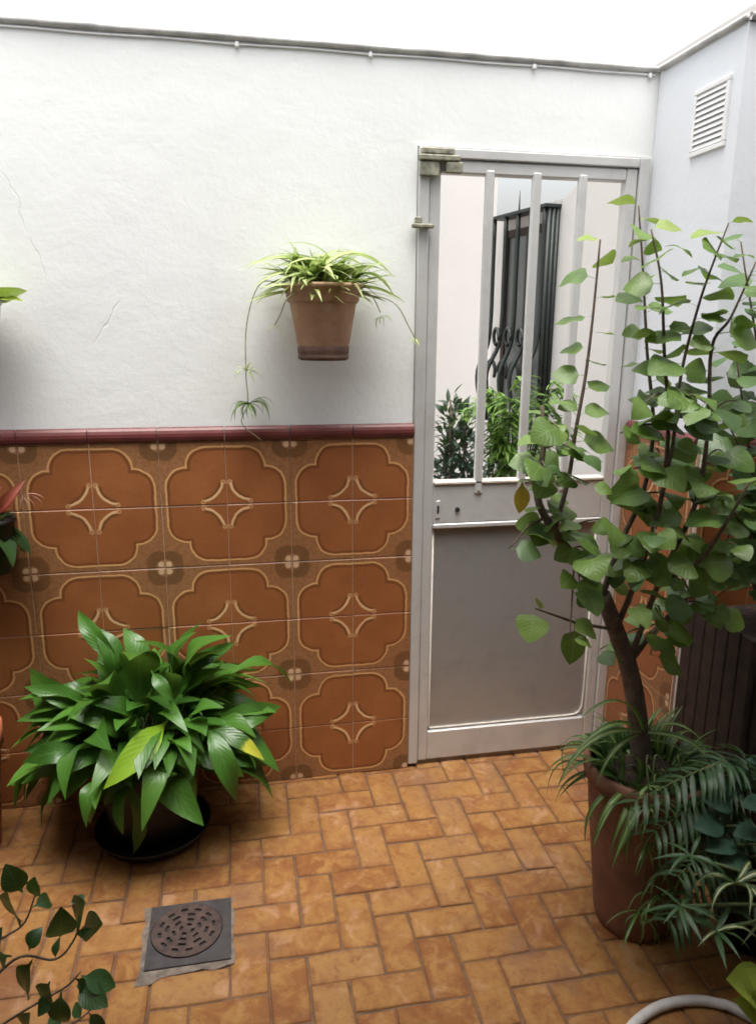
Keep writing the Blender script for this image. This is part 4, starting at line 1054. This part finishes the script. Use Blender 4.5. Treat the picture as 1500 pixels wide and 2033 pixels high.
for k in range(84):
    az = k * 2.4; d = V(math.cos(az), math.sin(az), r.uniform(-.5, 1.1)).normalized(); b = VB + V(.05 * math.cos(az), .05 * math.sin(az), .21)
    if k % 3: leaf('fg' if k % 2 else 'blue', b, b + d * r.uniform(.09, .20), vp, ws=r.uniform(.6, .9))
    else: leaf('palm', b, b + d * r.uniform(.14, .24), vp, ws=1.)
for (tp_, bp_) in (((1440, 1945), (1520, 1990)), ((1455, 1985), (1520, 2010)), ((1478, 1925), (1530, 1985)), ((1520, 1930), (1540, 2000)), ((1500, 1975), (1545, 2010))):
    b = at(*bp_, -1.20); mb = MB(); s_ = VB + V(.02, -.05, .21); mb.tube(spline([s_, s_.lerp(b, .5) + V(0, 0, .03), b], 5), .0025, 5); mb.build('stem', M['gstem'], vp, True)
    o = leaf('lime', b, at(*tp_, -1.22), vp, ws=1.3, up=(-.3, -.5, .8)); o['label'] = 'lime green leaf'
# pale hose lying in a loop on the floor, lower right corner
hp = [atz(px, py, .0125) for px, py in ((1262, 2030), (1300, 2003), (1342, 1990), (1385, 1987), (1425, 1993), (1462, 2006))]
h0, h1 = hp[0], hp[-1]; hc = (h0 + h1) / 2 + V(.03, -.12, 0)
loop = hp + [hc + V(.155, .02, .0), hc + V(.12, -.10, 0), hc + V(0, -.155, 0), hc + V(-.13, -.09, 0), hc + V(-.15, .04, .006), hp[1] + V(-.02, .006, .022), hp[2] + V(.0, -.022, .022), hc + V(.05, .06, .01), hc + V(.11, -.03, 0), hc + V(.06, -.12, 0), hc + V(-.06, -.10, 0)]
loop = [atz(1236, 2085, .0125), atz(1243, 2056, .0125)] + hp + loop[6:11] + [hc + V(-.118, .02, .001), hc + V(-.06, .066, 0), hc + V(.04, .06, 0), hc + V(.10, .0, 0), hc + V(.06, -.09, 0), hc + V(-.05, -.09, 0)]
hs_ = thing('garden_hose', hc, 'pale grey hose lying in a loop on the brick floor, lower right corner', 'hose')
mb = MB(); mb.tube(spline(loop, 6), .0118, 10); mb.build('tube', M['whitepot'], hs_, True)
e0 = loop[-1]; e1 = loop[-2]; d_ = (e0 - e1).normalized(); mb = MB(); mb.tube([e0 - d_ * .012, e0 + d_ * .03], [.0145, .0145], 10); mb.build('connector', M['cable'], hs_, True)

# ------------------------------------------------------------------ foreground plant, lower left
FB = V(-1.20, -1.28, 0)
fp = thing('potted_plant', FB, 'thin-stemmed plant with glossy dark pointed leaves in the lower left corner', 'potted plant')
pot(fp, FB, [(.08, 0), (.086, .004), (.11, .18), (.118, .235), (.125, .237), (.126, .265), (.118, .266), (.11, .24)], M['terra3'], .24, .11)
r = random.Random(27); FYY = -1.22
def Q(px, py, dy=0.): return at(px, py, FYY + dy)
for si, (pts, lv) in enumerate((
    (((-30, 1960), (40, 1900), (110, 1905), (150, 1860), (165, 1800)), ((85, 1840, 60, 1880), (120, 1800, 95, 1850), (170, 1790, 145, 1830), (185, 1845, 150, 1855), (120, 1860, 110, 1905), (205, 1835, 168, 1850), (60, 1980, 60, 1910), (5, 1840, 20, 1890), (150, 1780, 160, 1800))),
    (((-40, 2060), (60, 2000), (130, 1960), (160, 1930)), ((90, 1990, 80, 1930), (75, 2020, 90, 1970), (190, 1965, 150, 1945), (130, 2030, 125, 1970), (215, 2000, 165, 1960), (230, 1960, 165, 1940))),
    (((-50, 1900), (10, 1860), (50, 1830), (75, 1760)), ((70, 1740, 72, 1790), (15, 1770, 40, 1830), (10, 1715, 20, 1770), (100, 1790, 65, 1800))),
    (((-40, 2100), (70, 2060), (150, 2030), (200, 1985)), ((215, 1955, 200, 1990), (150, 1990, 160, 2030), (210, 2040, 180, 2010), (110, 2000, 120, 2045), (60, 2010, 75, 2055))))):
    q = [FB + V(.01 * si, .01 * si, .239), FB + V(.03, .01, .34)] + [Q(*p, .02 * si) for p in pts]
    pth = spline(q, 5); mb = MB(); mb.tube(pth, taper(len(pth), .0035, .0014), 5); mb.build('stem', M['twig'], fp, True)
    for (tx, ty, bx, by) in lv:
        b = Q(bx, by, .02 * si + r.uniform(-.01, .01)); nb_ = min(pth, key=lambda p: (p - b).length); b = nb_.lerp(b, .5)
        leaf('fg', b, Q(tx, ty, .02 * si + r.uniform(-.05, .05)), fp, ws=r.uniform(1.1, 1.5), up=(r.gauss(0, .4), -.7, .7))
